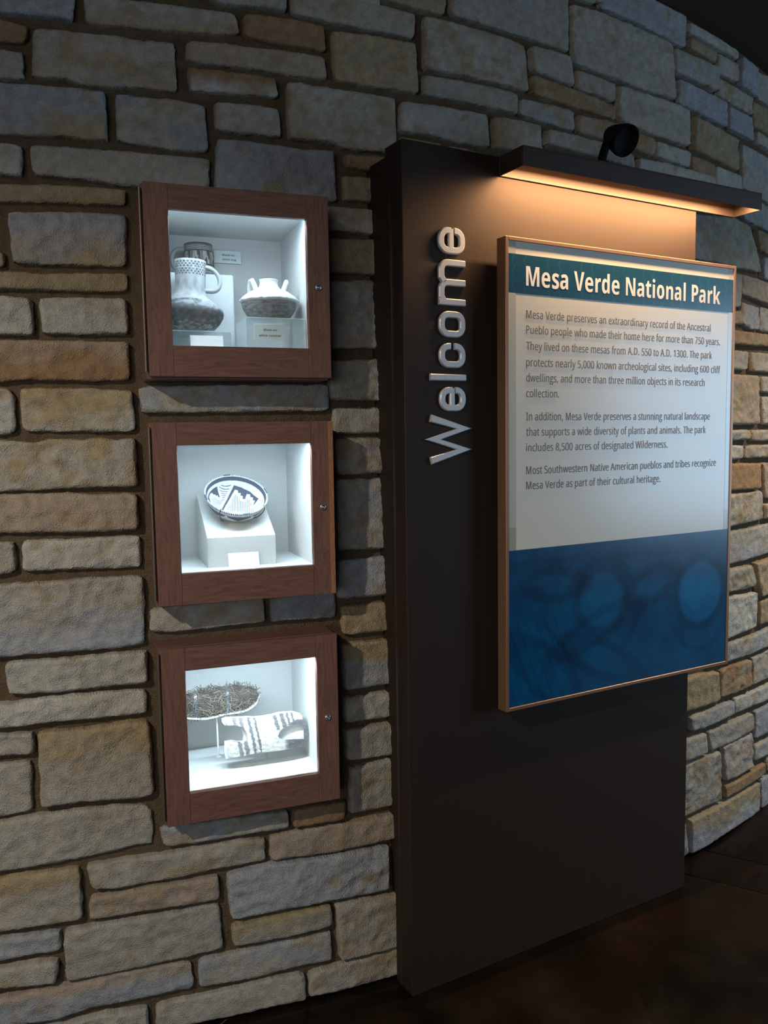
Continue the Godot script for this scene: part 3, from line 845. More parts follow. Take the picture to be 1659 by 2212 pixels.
func graphic_panel():
	# origin: lower left corner of the frame's front
	var x0 := 0.2939; var x1 := 1.2563; var y0 := 0.8007; var y1 := 2.1473
	var g := thing("information_panel", "copper-framed information panel headed Mesa Verde National Park on the pylon", "sign", on_pylon(x0, y0, 0.02), PY_YAW)
	var w := x1 - x0; var h := y1 - y0
	var t := 0.011; var dep := 0.040
	var parts := [[Vector3(t / 2, h / 2, dep / 2), Vector3(t, h, dep)], [Vector3(w - t / 2, h / 2, dep / 2), Vector3(t, h, dep)], [Vector3(w / 2, h - t / 2, dep / 2), Vector3(w - 2 * t, t, dep)], [Vector3(w / 2, t / 2, dep / 2), Vector3(w - 2 * t, t, dep)]]
	for q in parts:
		var mb := MB.new()
		mb.box(q[0], q[1], 0.0012)
		obj("frame_rail", mb, M.copper, g)
	for q in [[0.2, 0.25], [w - 0.25, 0.25], [0.2, h - 0.3], [w - 0.25, h - 0.3]]:
		var sp := MB.new()
		sp.box(Vector3(q[0], q[1], -0.008), Vector3(0.06, 0.06, 0.024))
		obj("spacer", sp, M.bronze, g)
	var zf := dep - 0.003
	var cream := mat(lin(0.63, 0.635, 0.57), 0.24, 0.0, 0.6)
	var bd := MB.new()
	bd.box(Vector3(w / 2, h / 2, zf - 0.008), Vector3(w - 2 * t, h - 2 * t, 0.016))
	var board := obj("board", bd, cream, g)
	var L := t; var R := w - t
	# printed fields; each lies in its own thin layer of ink on the board
	var flat := func(xa, xb, ya, yb, z, m, called):
		var mb := MB.new()
		mb.quad_out(Vector3(xa, ya, z), Vector3(xb, ya, z), Vector3(xb, yb, z), Vector3(xa, yb, z), Vector3.BACK, [Vector2(0, 1), Vector2(1, 1), Vector2(1, 0), Vector2(0, 0)])
		return obj(called, mb, m, board)
	var z1 := zf + 0.0004
	# header band with its faint woven line pattern
	var hb := mat(Color.WHITE, 0.26, 0.0, 0.5)
	hb.albedo_texture = tex(paint(1024, 128, func(x: int, y: int) -> Color:
		var c := Color(0.055, 0.265, 0.375)
		var k := posmod(x, 46); var zig: float = absf(float(posmod(y, 40)) - 20.0) / 20.0
		var d: float = absf(k - 14.0 - zig * 9.0)
		if d < 1.6 and posmod(x / 46, 3) != 2: c = c.lerp(Color(0.20, 0.43, 0.50), 0.45)
		if posmod(x + y * 2, 92) > 84: c = c.lerp(Color(0.05, 0.25, 0.34), 0.35)
		return c))
	flat.call(L, R, 1.9948 - y0, 2.1018 - y0, z1, hb, "header_band")
	# lower picture: blue field with tone-on-tone scroll drawing
	var nb := noise(91, 0.012, 4)
	var pic := mat(Color.WHITE, 0.26, 0.0, 0.5)
	pic.albedo_texture = tex(paint(512, 256, func(x: int, y: int) -> Color:
		var u := x / 512.0 * 2.02; var v := y / 256.0
		var n1 := nb.get_noise_2d(x, y)
		var k := 0.48 + 0.22 * n1
		# two dark bands under the upper edge, and scrolls of leaf and feather shapes
		k -= 0.20 * exp(-pow((v - 0.10) / 0.05, 2)) + 0.12 * exp(-pow((v - 0.27) / 0.04, 2))
		# leaves and discs: centre, half axes, turn, tone inside
		for q in [[0.775, 0.39, 0.19, 0.18, 0.0, 0.20], [0.744, 0.574, 0.22, 0.055, -0.35, 0.10], [0.79, 0.80, 0.24, 0.075, 0.46, 0.12], [0.38, 0.25, 0.15, 0.055, 0.1, 0.14], [1.73, 0.44, 0.22, 0.22, 0.0, 0.42], [1.25, 0.33, 0.16, 0.07, -0.3, 0.16], [0.30, 0.82, 0.26, 0.10, 0.75, 0.06]]:
			var p := Vector2(u - q[0], v - q[1]).rotated(-float(q[4]))
			var d: float = (Vector2(p.x / q[2], p.y / q[3]).length() - 1.0) * minf(q[2], q[3]) + 0.008 * n1
			k += float(q[5]) * smoothstep(0.02, -0.03, d) - 0.15 * smoothstep(0.045, 0.010, absf(d - 0.035))
		# long curved stems
		for q in [[0.775, 0.46, 0.33, 3.3, 6.1, 0.030], [1.36, 0.78, 0.34, 3.2, 6.0, 0.026], [1.74, 0.60, 0.27, 0.2, 2.9, 0.024], [-0.35, 1.25, 0.98, -1.2, -0.1, 0.020]]:
			var dv := Vector2(u - q[0], v - q[1])
			var mid: float = (q[3] + q[4]) / 2.0; var half: float = (q[4] - q[3]) / 2.0
			var taper := smoothstep(0.0, 0.5, half - absf(angle_difference(dv.angle(), mid)))
			k -= 0.15 * taper * smoothstep(0.012, -0.012, absf(dv.length() + 0.01 * n1 - float(q[2])) - float(q[5]))
		# fern barbs in the lower left
		if u < 0.55 and v > 0.45: k -= 0.10 * smoothstep(0.6, 0.95, sin((u * 1.2 - v * 0.5) * 70.0)) * smoothstep(0.55, 0.35, u)
		return Color(0.0, 0.150, 0.270).lerp(Color(0.015, 0.400, 0.600), clampf(k, 0, 1))))
	flat.call(L, R, t, 1.2712 - y0, z1, pic, "lower_picture")
	# side strips
	var strip := mat(lin(0.44, 0.45, 0.40), 0.24, 0.0, 0.7)
	var strip2 := mat(lin(0.33, 0.34, 0.27), 0.24, 0.0, 0.7)
	flat.call(L, 0.0375, 1.3375 - y0, 1.9948 - y0, z1, strip, "side_strip")
	flat.call(R - 0.022, R, 1.3375 - y0, 1.9948 - y0, z1, strip, "side_strip")
	flat.call(L, 0.0375, 1.2712 - y0, 1.3375 - y0, z1, strip2, "side_strip")
	flat.call(R - 0.022, R, 1.2712 - y0, 1.3375 - y0, z1, strip2, "side_strip")
	flat.call(L, 0.0375, 2.1018 - y0, h - t, z1, strip, "side_strip")
	flat.call(R - 0.022, R, 2.1018 - y0, h - t, z1, strip, "side_strip")
	var z2 := zf + 0.0008
	var white := mat(lin(0.80, 0.80, 0.78), 0.4)
	var body := mat(lin(0.070, 0.075, 0.085), 0.4)
	text_line("Mesa Verde National Park", 0.3677 - x0, 1.182 - x0, 2.0180 - y0, 0.0535, true, white, board, z2)
	var lines := [["Mesa Verde preserves an extraordinary record of the Ancestral", 1.1375, 1.9280], ["Pueblo people who made their home here for more than 750 years.", 1.1860, 1.8855], ["They lived on these mesas from A.D. 550 to A.D. 1300. The park", 1.1470, 1.8402], ["protects nearly 5,000 known archeological sites, including 600 cliff", 1.1885, 1.7945], ["dwellings, and more than three million objects in its research", 1.1140, 1.7510], ["collection.", 0.4910, 1.7072],
		["In addition, Mesa Verde preserves a stunning natural landscape", 1.1430, 1.6415], ["that supports a wide diversity of plants and animals. The park", 1.1240, 1.5975], ["includes 8,500 acres of designated Wilderness.", 0.9450, 1.5532], ["Most Southwestern Native American pueblos and tribes recognize", 1.1770, 1.4880], ["Mesa Verde as part of their cultural heritage.", 0.9156, 1.4445]]
	for q in lines: text_line(q[0], 0.3685 - x0, q[1] - x0, q[2] - y0, 0.0222, false, body, board, z2)

func picture_light():
	# an open-bottomed metal channel that washes the pylon with warm light
	var x0 := 0.317; var x1 := 1.313; var yb := 2.3236; var yt := 2.3772; var dep := 0.107; var t := 0.004
	var l := thing("picture_light", "long bronze channel lamp washing the pylon with warm light", "lamp", on_pylon(x0, yb, 0.0), PY_YAW)
	var w := x1 - x0; var h := yt - yb
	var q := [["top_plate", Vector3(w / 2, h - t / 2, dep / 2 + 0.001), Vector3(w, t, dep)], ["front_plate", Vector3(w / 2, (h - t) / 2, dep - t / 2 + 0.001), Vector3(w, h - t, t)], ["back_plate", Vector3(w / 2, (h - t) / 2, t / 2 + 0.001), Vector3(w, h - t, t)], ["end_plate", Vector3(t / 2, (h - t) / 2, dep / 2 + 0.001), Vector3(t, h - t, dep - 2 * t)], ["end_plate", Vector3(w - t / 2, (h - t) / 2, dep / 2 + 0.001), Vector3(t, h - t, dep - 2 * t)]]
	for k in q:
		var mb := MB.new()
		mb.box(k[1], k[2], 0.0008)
		obj(k[0], mb, M.bronze_lit, l)
	var st := MB.new()
	st.box(Vector3(w / 2, h - t - 0.006, dep - t - 0.012), Vector3(w - 0.05, 0.008, 0.014), 0.001)
	obj("led_strip", st, glow(Color(1.0, 0.76, 0.48), 1.0), l)
	var a := AreaLight3D.new()
	a.name = "picture_light_glow"
	l.add_child(a)
	a.area_size = Vector2(w - 0.05, 0.014)
	a.light_color = Color(1.0, 0.80, 0.57)
	a.light_energy = 3.2
	a.area_normalize_energy = true
	a.shadow_enabled = true
	a.area_range = 8.0
	# turned down and back towards the pylon face
	var dir := Vector3(0, -0.99, 0.12).normalized()
	a.transform = Transform3D(Basis(Vector3.RIGHT, (-dir).cross(Vector3.RIGHT).normalized(), -dir), Vector3(w / 2, h - t - 0.013, dep - t - 0.016))

func spotlight():
	var s := thing("spotlight", "small black adjustable spotlight on a short arm above the channel lamp", "light", on_pylon(0.645, 2.3780, 0.06), PY_YAW)
	var bs := MB.new()
	bs.lathe([Vector2(0.0001, 0.0), Vector2(0.026, 0.0), Vector2(0.026, 0.010), Vector2(0.022, 0.013), Vector2(0.0001, 0.013)], 24)
	obj("base", bs, M.black, s)
	var arm := MB.new()
	arm.tube([Vector3(0, 0.008, 0), Vector3(0.008, 0.035, 0), Vector3(0.020, 0.065, 0), Vector3(0.036, 0.088, 0)], 0.0125, 0.0125, 14)
	obj("arm", arm, M.black, s)
	# the head points out of the wall to the right and a little down
	var dir := Vector3(0.02, -0.48, 0.82).normalized()
	var z := dir; var x := Vector3.UP.cross(z).normalized(); var y := z.cross(x)
	var b := Basis(x, y, z) * Basis(Vector3.RIGHT, PI / 2)     # lathe axis (y) along the aim
	var hd := MB.new()
	var ctr := Vector3(0.068, 0.092, 0.004)
	hd.lathe([Vector2(0.0001, -0.045), Vector2(0.024, -0.043), Vector2(0.030, -0.030), Vector2(0.040, 0.0), Vector2(0.0455, 0.022), Vector2(0.0455, 0.034), Vector2(0.0425, 0.035), Vector2(0.040, 0.022), Vector2(0.0001, 0.018)], 36, Transform3D(b, ctr))
	obj("head", hd, M.black, s)

# ------------------------------------------------------------------ display cases
const IN_L := -0.250
const IN_R := 0.130
const IN_BACK := -0.330
const DOOR_L := -0.284
const DOOR_R := 0.182

func display_case(c: Array, label: String, which: int):
	var d0: float = c[0]; var d1: float = c[1]; var o0: float = c[2]; var o1: float = c[3]
	var k := thing("display_case", label, "display case", in_case(0, d0, 0), CASE_YAW)
	var h := d1 - d0; var ob := o0 - d0; var ot := o1 - d0
	var ol := -0.2245; var orr := 0.1225
	# carcass: wooden box round a lined interior
	var back := -0.024
	var cl := DOOR_L - 0.005; var cr := DOOR_R - 0.004
	var fb := ob - 0.003; var ft := ot + 0.015
	var car := MB.new()
	var cz := (back + IN_BACK - 0.02) / 2; var cd := -IN_BACK + 0.02 + back
	var ym := (fb - 0.004 + ft + 0.004) / 2; var yh := ft - fb + 0.008
	car.box(Vector3((cl + IN_L - 0.004) / 2, ym, cz), Vector3(IN_L - 0.004 - cl, yh, cd))
	car.box(Vector3((cr + IN_R + 0.004) / 2, ym, cz), Vector3(cr - IN_R - 0.004, yh, cd))
	car.box(Vector3((cl + cr) / 2, (h + ft + 0.004) / 2, cz), Vector3(cr - cl, h - ft - 0.004, cd), 0.0, 0)
	car.box(Vector3((cl + cr) / 2, (fb - 0.004 - 0.004) / 2, cz), Vector3(cr - cl, fb, cd), 0.0, 0)
	obj("carcass", car, M.wood, k)
	var zc := (back + IN_BACK) / 2; var zs := back - IN_BACK
	var liners := [["back_liner", Vector3((IN_L + IN_R) / 2, (fb + ft) / 2, IN_BACK - 0.003), Vector3(IN_R - IN_L + 0.008, ft - fb + 0.008, 0.006)], ["side_liner", Vector3(IN_L - 0.002, (fb + ft) / 2, zc), Vector3(0.004, ft - fb, zs)], ["side_liner", Vector3(IN_R + 0.002, (fb + ft) / 2, zc), Vector3(0.004, ft - fb, zs)], ["floor_liner", Vector3((IN_L + IN_R) / 2, fb - 0.002, zc), Vector3(IN_R - IN_L, 0.004, zs)], ["ceiling_liner", Vector3((IN_L + IN_R) / 2, ft + 0.002, zc), Vector3(IN_R - IN_L, 0.004, zs)]]
	for q in liners:
		var mb := MB.new()
		mb.box(q[1], q[2])
		obj(q[0], mb, M.linen, k)
	var hg := MB.new()
	hg.tube([Vector3(DOOR_L - 0.006, 0.012, -0.014), Vector3(DOOR_L - 0.006, h - 0.012, -0.014)], 0.0038, 0.0038, 10)
	obj("hinge", hg, M.hinge, k)
	# door
	var door := Node3D.new()
	door.name = "door"; k.add_child(door)
	var t := 0.020
	var st := MB.new()
	st.box(Vector3((DOOR_L + ol) / 2, h / 2, -t / 2), Vector3(ol - DOOR_L, h, t), 0.0015, 1)
	obj("stile", st, M.wood, door)
	var sr := MB.new()
	var sap := 0.014 if which == 1 else 0.0
	sr.box(Vector3((DOOR_R - sap + orr) / 2, h / 2, -t / 2), Vector3(DOOR_R - sap - orr, h, t), 0.0015 if which != 1 else 0.0, 1)
	obj("stile", sr, M.wood, door)
	if sap > 0:
		var ss := MB.new()
		ss.box(Vector3(DOOR_R - sap / 2, h / 2, -t / 2), Vector3(sap, h, t), 0.0006, 1)
		obj("sapwood_edge", ss, M.sapwood, door)
	for y in [[0.0, ob], [ot, h]]:
		var rl := MB.new()
		rl.box(Vector3((ol + orr) / 2, (y[0] + y[1]) / 2, -t / 2 - 0.0004), Vector3(orr - ol - 0.0006, y[1] - y[0] - 0.0004, t - 0.0008), 0.0008, 0)
		obj("rail", rl, M.wood, door)
	var gp := MB.new()
	gp.box(Vector3((ol + orr) / 2, (ob + ot) / 2, -0.015), Vector3(orr - ol - 0.001, ot - ob - 0.001, 0.004))
	obj("glass_pane", gp, M.glass, door)
	var lk := MB.new()
	lk.lathe([Vector2(0.0048, 0.0), Vector2(0.0048, 0.0022), Vector2(0.0058, 0.0030), Vector2(0.0078, 0.0026), Vector2(0.0084, 0.0)], 28)
	var xf := Transform3D(Basis(Vector3.RIGHT, PI / 2), Vector3(0.1505, (ob + ot) / 2 - 0.008, 0.0))
	var lm := MB.new()
	lm.lathe([Vector2(0.0084, 0.0), Vector2(0.0080, 0.0030), Vector2(0.0058, 0.0036), Vector2(0.0050, 0.0030), Vector2(0.0046, 0.0006)], 28, xf)
	lm.lathe([Vector2(0.0034, 0.0005), Vector2(0.0032, 0.0022), Vector2(0.0001, 0.0024)], 20, xf)
	obj("lock_ring", lm, M.chrome, door)
	var kh := MB.new()
	kh.lathe([Vector2(0.0052, 0.0004), Vector2(0.0001, 0.0012)], 20, xf)
	kh.box(xf.origin + Vector3(0, 0, 0.0022), Vector3(0.0009, 0.0042, 0.001))
	obj("keyhole", kh, M.keyhole, door)
	# row of cool white leds behind the top rail of the door
	var ly := ot + 0.0105; var lz := back - 0.003
	var lm2 := MB.new()
	lm2.box(Vector3((IN_L + IN_R) / 2, ft - 0.0008, lz - 0.001), Vector3(IN_R - IN_L - 0.02, 0.0014, 0.007))
	obj("led_rail", lm2, M.white_mount, k)
	led_strip_light(k, ly, lz, [0.25, 0.40, 0.50][which])
	var gm := glow(Color(0.80, 0.91, 1.0), 2.0)
	for i in 5:
		var lx := lerpf(IN_L + 0.05, IN_R - 0.022, i / 4.0)
		var b := MB.new()
		b.box(Vector3(lx, ly, lz), Vector3(0.010, 0.004, 0.005), 0.0005)
		obj("led", b, gm, k)
		var l := OmniLight3D.new()
		l.name = "led_light"
		k.add_child(l, true)
		l.position = Vector3(lx, ly, lz)
		l.light_color = Color(0.62, 0.80, 1.0)
		l.light_energy = 0.005
		l.light_size = 0.003
		l.omni_range = 4.0; l.omni_attenuation = 2.0
		l.shadow_enabled = true

func led_strip_light(k: Node3D, ly: float, lz: float, energy: float):
	# the leds' beam: a thin strip that shines down and a little back into the case
	var a := AreaLight3D.new()
	a.name = "led_strip_light"
	k.add_child(a, true)
	a.area_size = Vector2(IN_R - IN_L - 0.05, 0.004)
	a.light_color = Color(0.80, 0.92, 1.0)
	a.light_energy = energy
	a.area_normalize_energy = true
	a.shadow_enabled = true
	a.area_range = 4.0
	var dir := Vector3(0, -0.99, 0.12).normalized()
	a.transform = Transform3D(Basis(Vector3.RIGHT, (-dir).cross(Vector3.RIGHT).normalized(), -dir), Vector3((IN_L + IN_R) / 2, ly - 0.003, lz))

func card(label: String, x0: float, x1: float, y0: float, y1: float, z: float, lean: float, material: Material, words: Array, group := ""):
	var h := y1 - y0; var w := x1 - x0
	var t := thing("label_card", label, "label", in_case((x0 + x1) / 2, y0, z), CASE_YAW, group)
	var mb := MB.new()
	mb.box(Vector3(0, h / 2, 0), Vector3(w, h, 0.003), 0.0004)
	var b := obj("plate", mb, material, t)
	b.rotation.x = lean
	for k in words.size():
		var q: Array = words[k]
		text_line(q[0], q[1] * w, q[2] * w, q[3] * h, 0.0056, true, M.ink, b, 0.0019)

func riser(label: String, x0: float, x1: float, y0: float, y1: float, z0: float, z1: float):
	var r := thing("acrylic_riser", label, "stand", in_case((x0 + x1) / 2, y0, (z0 + z1) / 2), CASE_YAW)
	var w := x1 - x0; var h := y1 - y0; var d := z1 - z0; var t := 0.003
	var tp := MB.new()
	tp.box(Vector3(0, h - t / 2, 0), Vector3(w, t, d))
	obj("top_sheet", tp, M.acrylic, r)
	for s in [-1, 1]:
		var sd := MB.new()
		sd.box(Vector3(s * (w - t) / 2, (h - t) / 2, 0), Vector3(t, h - t, d))
		obj("side_sheet", sd, M.acrylic, r)
	var fr := MB.new()
	fr.box(Vector3(0, (h - t) / 2, (d - t) / 2), Vector3(w - 2 * t, h - t, t))
	obj("front_sheet", fr, M.acrylic, r)
	var ed := MB.new()
	ed.box(Vector3(0, h - t / 2, d / 2 + 0.0004), Vector3(w, t * 0.8, 0.0008))
	for s in [-1, 1]: ed.box(Vector3(s * (w - t * 0.6) / 2, (h - t) / 2, d / 2 + 0.0004), Vector3(t * 0.5, h - t, 0.0008))
	obj("polished_edge", ed, M.acrylic_edge, r)

func case_one(fy: float):
	# tall plinth and the mug on it
	var pl := MB.new()
	pl.box(Vector3(0, 0.1135, 0), Vector3(0.182, 0.227, 0.088), 0.003)
	var po := obj("plinth", pl, M.plinth); po.position = in_case(-0.119, fy, -0.285); po.rotation.y = CASE_YAW
	tag(po, "tall white plinth under the mug", "plinth")
	var nz := noise(101, 0.05, 4)
	var mg := mat(Color.WHITE, 0.75, 0.0, 0.3)
	mg.albedo_texture = tex(paint(512, 256, func(x: int, y: int) -> Color:
		# the lathe's profile runs: wall from the foot up (about 0..0.44), rim, then the inside
		var v := y / 256.0
		var base := Color(0.62, 0.60, 0.56).lerp(Color(0.50, 0.48, 0.45), 0.5 + 0.8 * nz.get_noise_2d(x, y))
		var ink := Color(0.17, 0.16, 0.16)
		var on := false
		if v > 0.165 and v < 0.53:
			var q := (v - 0.165) / 0.365
			if q > 0.93: on = true
			elif q > 0.76: on = fmod(q * 60.0, 3.0) < 1.1
			elif q > 0.30:
				var a := fposmod(x / 512.0 * 9.0, 1.0); var b := (q - 0.30) / 0.46
				on = absf(a - 0.08) < 0.03 or absf(a - 0.2) < 0.03 or (a > 0.28 and (floor(a * 8.0) / 8.0 > b) and a < 0.62) or (a > 0.66 and floor((1.0 - a) * 9.0) / 9.0 * 2.4 < b - 0.1)
				if q > 0.73 or q < 0.33: on = true
			else: on = fmod(q * 60.0, 3.4) < 0.9
		return base.lerp(ink, 0.88) if on else base))
	var mug := thing("mug", "dark-patterned black-on-white mug with a side handle on the tall plinth", "mug", in_case(-0.117, fy + 0.2272, -0.284), CASE_YAW)
	var mb := MB.new()
	mb.lathe([Vector2(0.0001, 0.0005), Vector2(0.040, 0.0), Vector2(0.0445, 0.004), Vector2(0.0452, 0.012), Vector2(0.0435, 0.035), Vector2(0.0405, 0.060), Vector2(0.0385, 0.080), Vector2(0.0390, 0.086), Vector2(0.0375, 0.087), Vector2(0.0350, 0.082), Vector2(0.036, 0.05), Vector2(0.038, 0.012), Vector2(0.0001, 0.007)], 56)
	obj("body", mb, mg, mug)
	var hd := MB.new()
	var hp := []
	for i in 15:
		var a := PI * i / 14.0
		hp.append(Vector3(-0.036 - 0.037 * pow(sin(a), 0.6), 0.042 + 0.030 * cos(a), 0.0))
	hd.tube(hp, 0.0062, 0.0062, 10)
	obj("handle", hd, mat(lin(0.24, 0.23, 0.21), 0.75), mug)
	card("grey label reading Black-on-white mug on the back of the case", -0.067, 0.011, fy + 0.276, fy + 0.311, -0.3255, 0.0, M.card_grey, [["Black-on-", -0.20, 0.28, 0.58], ["white mug", -0.20, 0.31, 0.22]])
	# acrylic risers
	riser("low clear acrylic riser under the big pitcher", -0.240, -0.064, fy, 1.8835, -0.222, -0.085)
	riser("clear acrylic riser under the canteen", -0.033, 0.127, fy, 1.9185, -0.192, -0.052)
	card("small bright white card propped before the pitcher", -0.176, -0.092, fy, 1.8685, -0.052, -0.22, M.card, [])
	card("pale label reading Black-on-white canteen on the riser front", -0.011, 0.070, 1.860, 1.9005, -0.0500, 0.0, M.card_grey, [["Black-on-", -0.20, 0.27, 0.56], ["white canteen", -0.36, 0.37, 0.20]])
	# pitcher: wide squat body, tall neck with a chequered band, strap handle; it leans a little
	var pm := mat(Color.WHITE, 0.7, 0.0, 0.35)
	pm.albedo_texture = tex(paint(512, 256, func(x: int, y: int) -> Color:
		var v := y / 256.0
		var n1 := nz.get_noise_2d(x * 0.35, y * 0.9); var n2 := nz.get_noise_2d(x * 0.8 + 300, y * 2.4)
		var c := Color(0.66, 0.655, 0.64).lerp(Color(0.50, 0.50, 0.50), clampf(0.35 + 0.9 * n1, 0, 1))
		var slope := 0.045 * sin(TAU * (x / 512.0 - 0.05))
		if v < 0.36: c = c.lerp(Color(0.26, 0.26, 0.27), clampf((0.85 + 0.5 * n2) * smoothstep(0.31, 0.25, v + slope + 0.10 * n1) * smoothstep(0.12, 0.19, v + 0.08 * n2), 0, 0.92))
		if v > 0.478 and v < 0.556:
			var q := (v - 0.478) / 0.078
			var rowf := q * 6.0
			var odd := int(rowf) % 2
			var a := fposmod(x / 512.0 * 26.0 + odd * 0.5, 1.0)
			if a < 0.58 and fposmod(rowf, 1.0) > 0.25 and fposmod(rowf, 1.0) < 0.85: c = c.lerp(Color(0.22, 0.23, 0.26), clampf(0.75 + 0.8 * n2, 0.2, 0.95))
		return c))
	var pit := thing("pitcher", "large grey pitcher with a wide smoky body, chequered neck and loop handle", "pitcher", in_case(-0.160, 1.8836, -0.152), CASE_YAW)
	var prof := [Vector2(0.0001, -0.004), Vector2(0.046, -0.004), Vector2(0.062, 0.006), Vector2(0.078, 0.024), Vector2(0.0865, 0.040), Vector2(0.0880, 0.050), Vector2(0.0855, 0.059), Vector2(0.074, 0.070), Vector2(0.060, 0.081), Vector2(0.0480, 0.092), Vector2(0.0415, 0.104), Vector2(0.0395, 0.122), Vector2(0.0400, 0.150), Vector2(0.0412, 0.182), Vector2(0.0408, 0.186), Vector2(0.0385, 0.185), Vector2(0.036, 0.150), Vector2(0.038, 0.11), Vector2(0.06, 0.07), Vector2(0.0001, 0.01)]
	var tilt := Basis(Vector3.BACK, -0.035)
	var body := MB.new()
	body.lathe(prof, 64, Transform3D(tilt, Vector3(-0.003, 0.003, 0)))
	for i in body.v.size():
		if body.v[i].y < 0.0: body.v[i] = Vector3(body.v[i].x, 0.0, body.v[i].z)
	obj("body", body, pm, pit)
	var ph := MB.new()
	var pp := []
	for i in 19:
		var a := PI * i / 18.0
		pp.append(tilt * Vector3(0.036 + 0.040 * pow(sin(a), 0.75), 0.141 + 0.031 * cos(a) - 0.008 * sin(a), 0.012) + Vector3(-0.003, 0.003, 0))
	ph.tube(pp, 0.0056, 0.0064, 12)
	obj("handle", ph, mat(lin(0.33, 0.33, 0.32), 0.75), pit)
	# canteen: domed pale top over a grey bowl with an overhanging broken ledge, short neck, two lug ears
	var can := thing("canteen", "squat pale canteen with a short neck and two lug ears on the riser", "canteen", in_case(0.045, 1.9186, -0.118), CASE_YAW)
	var low := MB.new()
	low.lathe([Vector2(0.0001, 0.0), Vector2(0.046, 0.0), Vector2(0.060, 0.012), Vector2(0.070, 0.028), Vector2(0.0745, 0.044), Vector2(0.0742, 0.052), Vector2(0.060, 0.056)], 64)
	var lowm := mat(Color.WHITE, 0.8, 0.0, 0.3)
	lowm.albedo_texture = tex(paint(256, 128, func(x: int, y: int) -> Color:
		var n1 := nz.get_noise_2d(x * 1.3, y * 2.0 + 90)
		return Color(0.56, 0.56, 0.55).lerp(Color(0.36, 0.37, 0.38), clampf(0.35 + 1.1 * n1, 0, 1))))
	obj("lower_bowl", low, lowm, can)
	var nz2 := noise(111, 9.0, 2)
	var rows := []
	var dome := [Vector2(0.0735, 0.046), Vector2(0.0790, 0.0495), Vector2(0.0800, 0.0525), Vector2(0.074, 0.0590), Vector2(0.066, 0.0660), Vector2(0.054, 0.0740), Vector2(0.040, 0.0800), Vector2(0.030, 0.0850), Vector2(0.0255, 0.0910), Vector2(0.0235, 0.0985), Vector2(0.0245, 0.1055), Vector2(0.0258, 0.1080), Vector2(0.0238, 0.1088), Vector2(0.021, 0.103), Vector2(0.0205, 0.09), Vector2(0.0001, 0.085)]
	for q in dome.size():
		var row := []
		for i in 81:
			var a := TAU * (i % 80) / 80.0
			var rag := 0.0018 * nz2.get_noise_2d(sin(a), cos(a)) * (1.0 if q < 3 else 0.3)
			row.append(Vector3((dome[q].x + rag) * sin(a), dome[q].y + rag * 1.3, (dome[q].x + rag) * cos(a)))
		rows.append(row)
	var up := MB.new()
	up.grid(rows, [], [], true)
	obj("dome", up, mat(lin(0.60, 0.60, 0.57), 0.75, 0.0, 0.3), can)
	for s in [-1, 1]:
		var ear := MB.new()
		ear.tube([Vector3(s * 0.036, 0.074, 0.012), Vector3(s * 0.043, 0.094, 0.012), Vector3(s * 0.047, 0.1035, 0.010), Vector3(s * 0.0495, 0.1025, 0.002), Vector3(s * 0.0505, 0.090, -0.006), Vector3(s * 0.0500, 0.070, -0.010)], 0.0072, 0.0064, 12)
		obj("lug_ear", ear, mat(lin(0.60, 0.60, 0.57), 0.75, 0.0, 0.3), can)

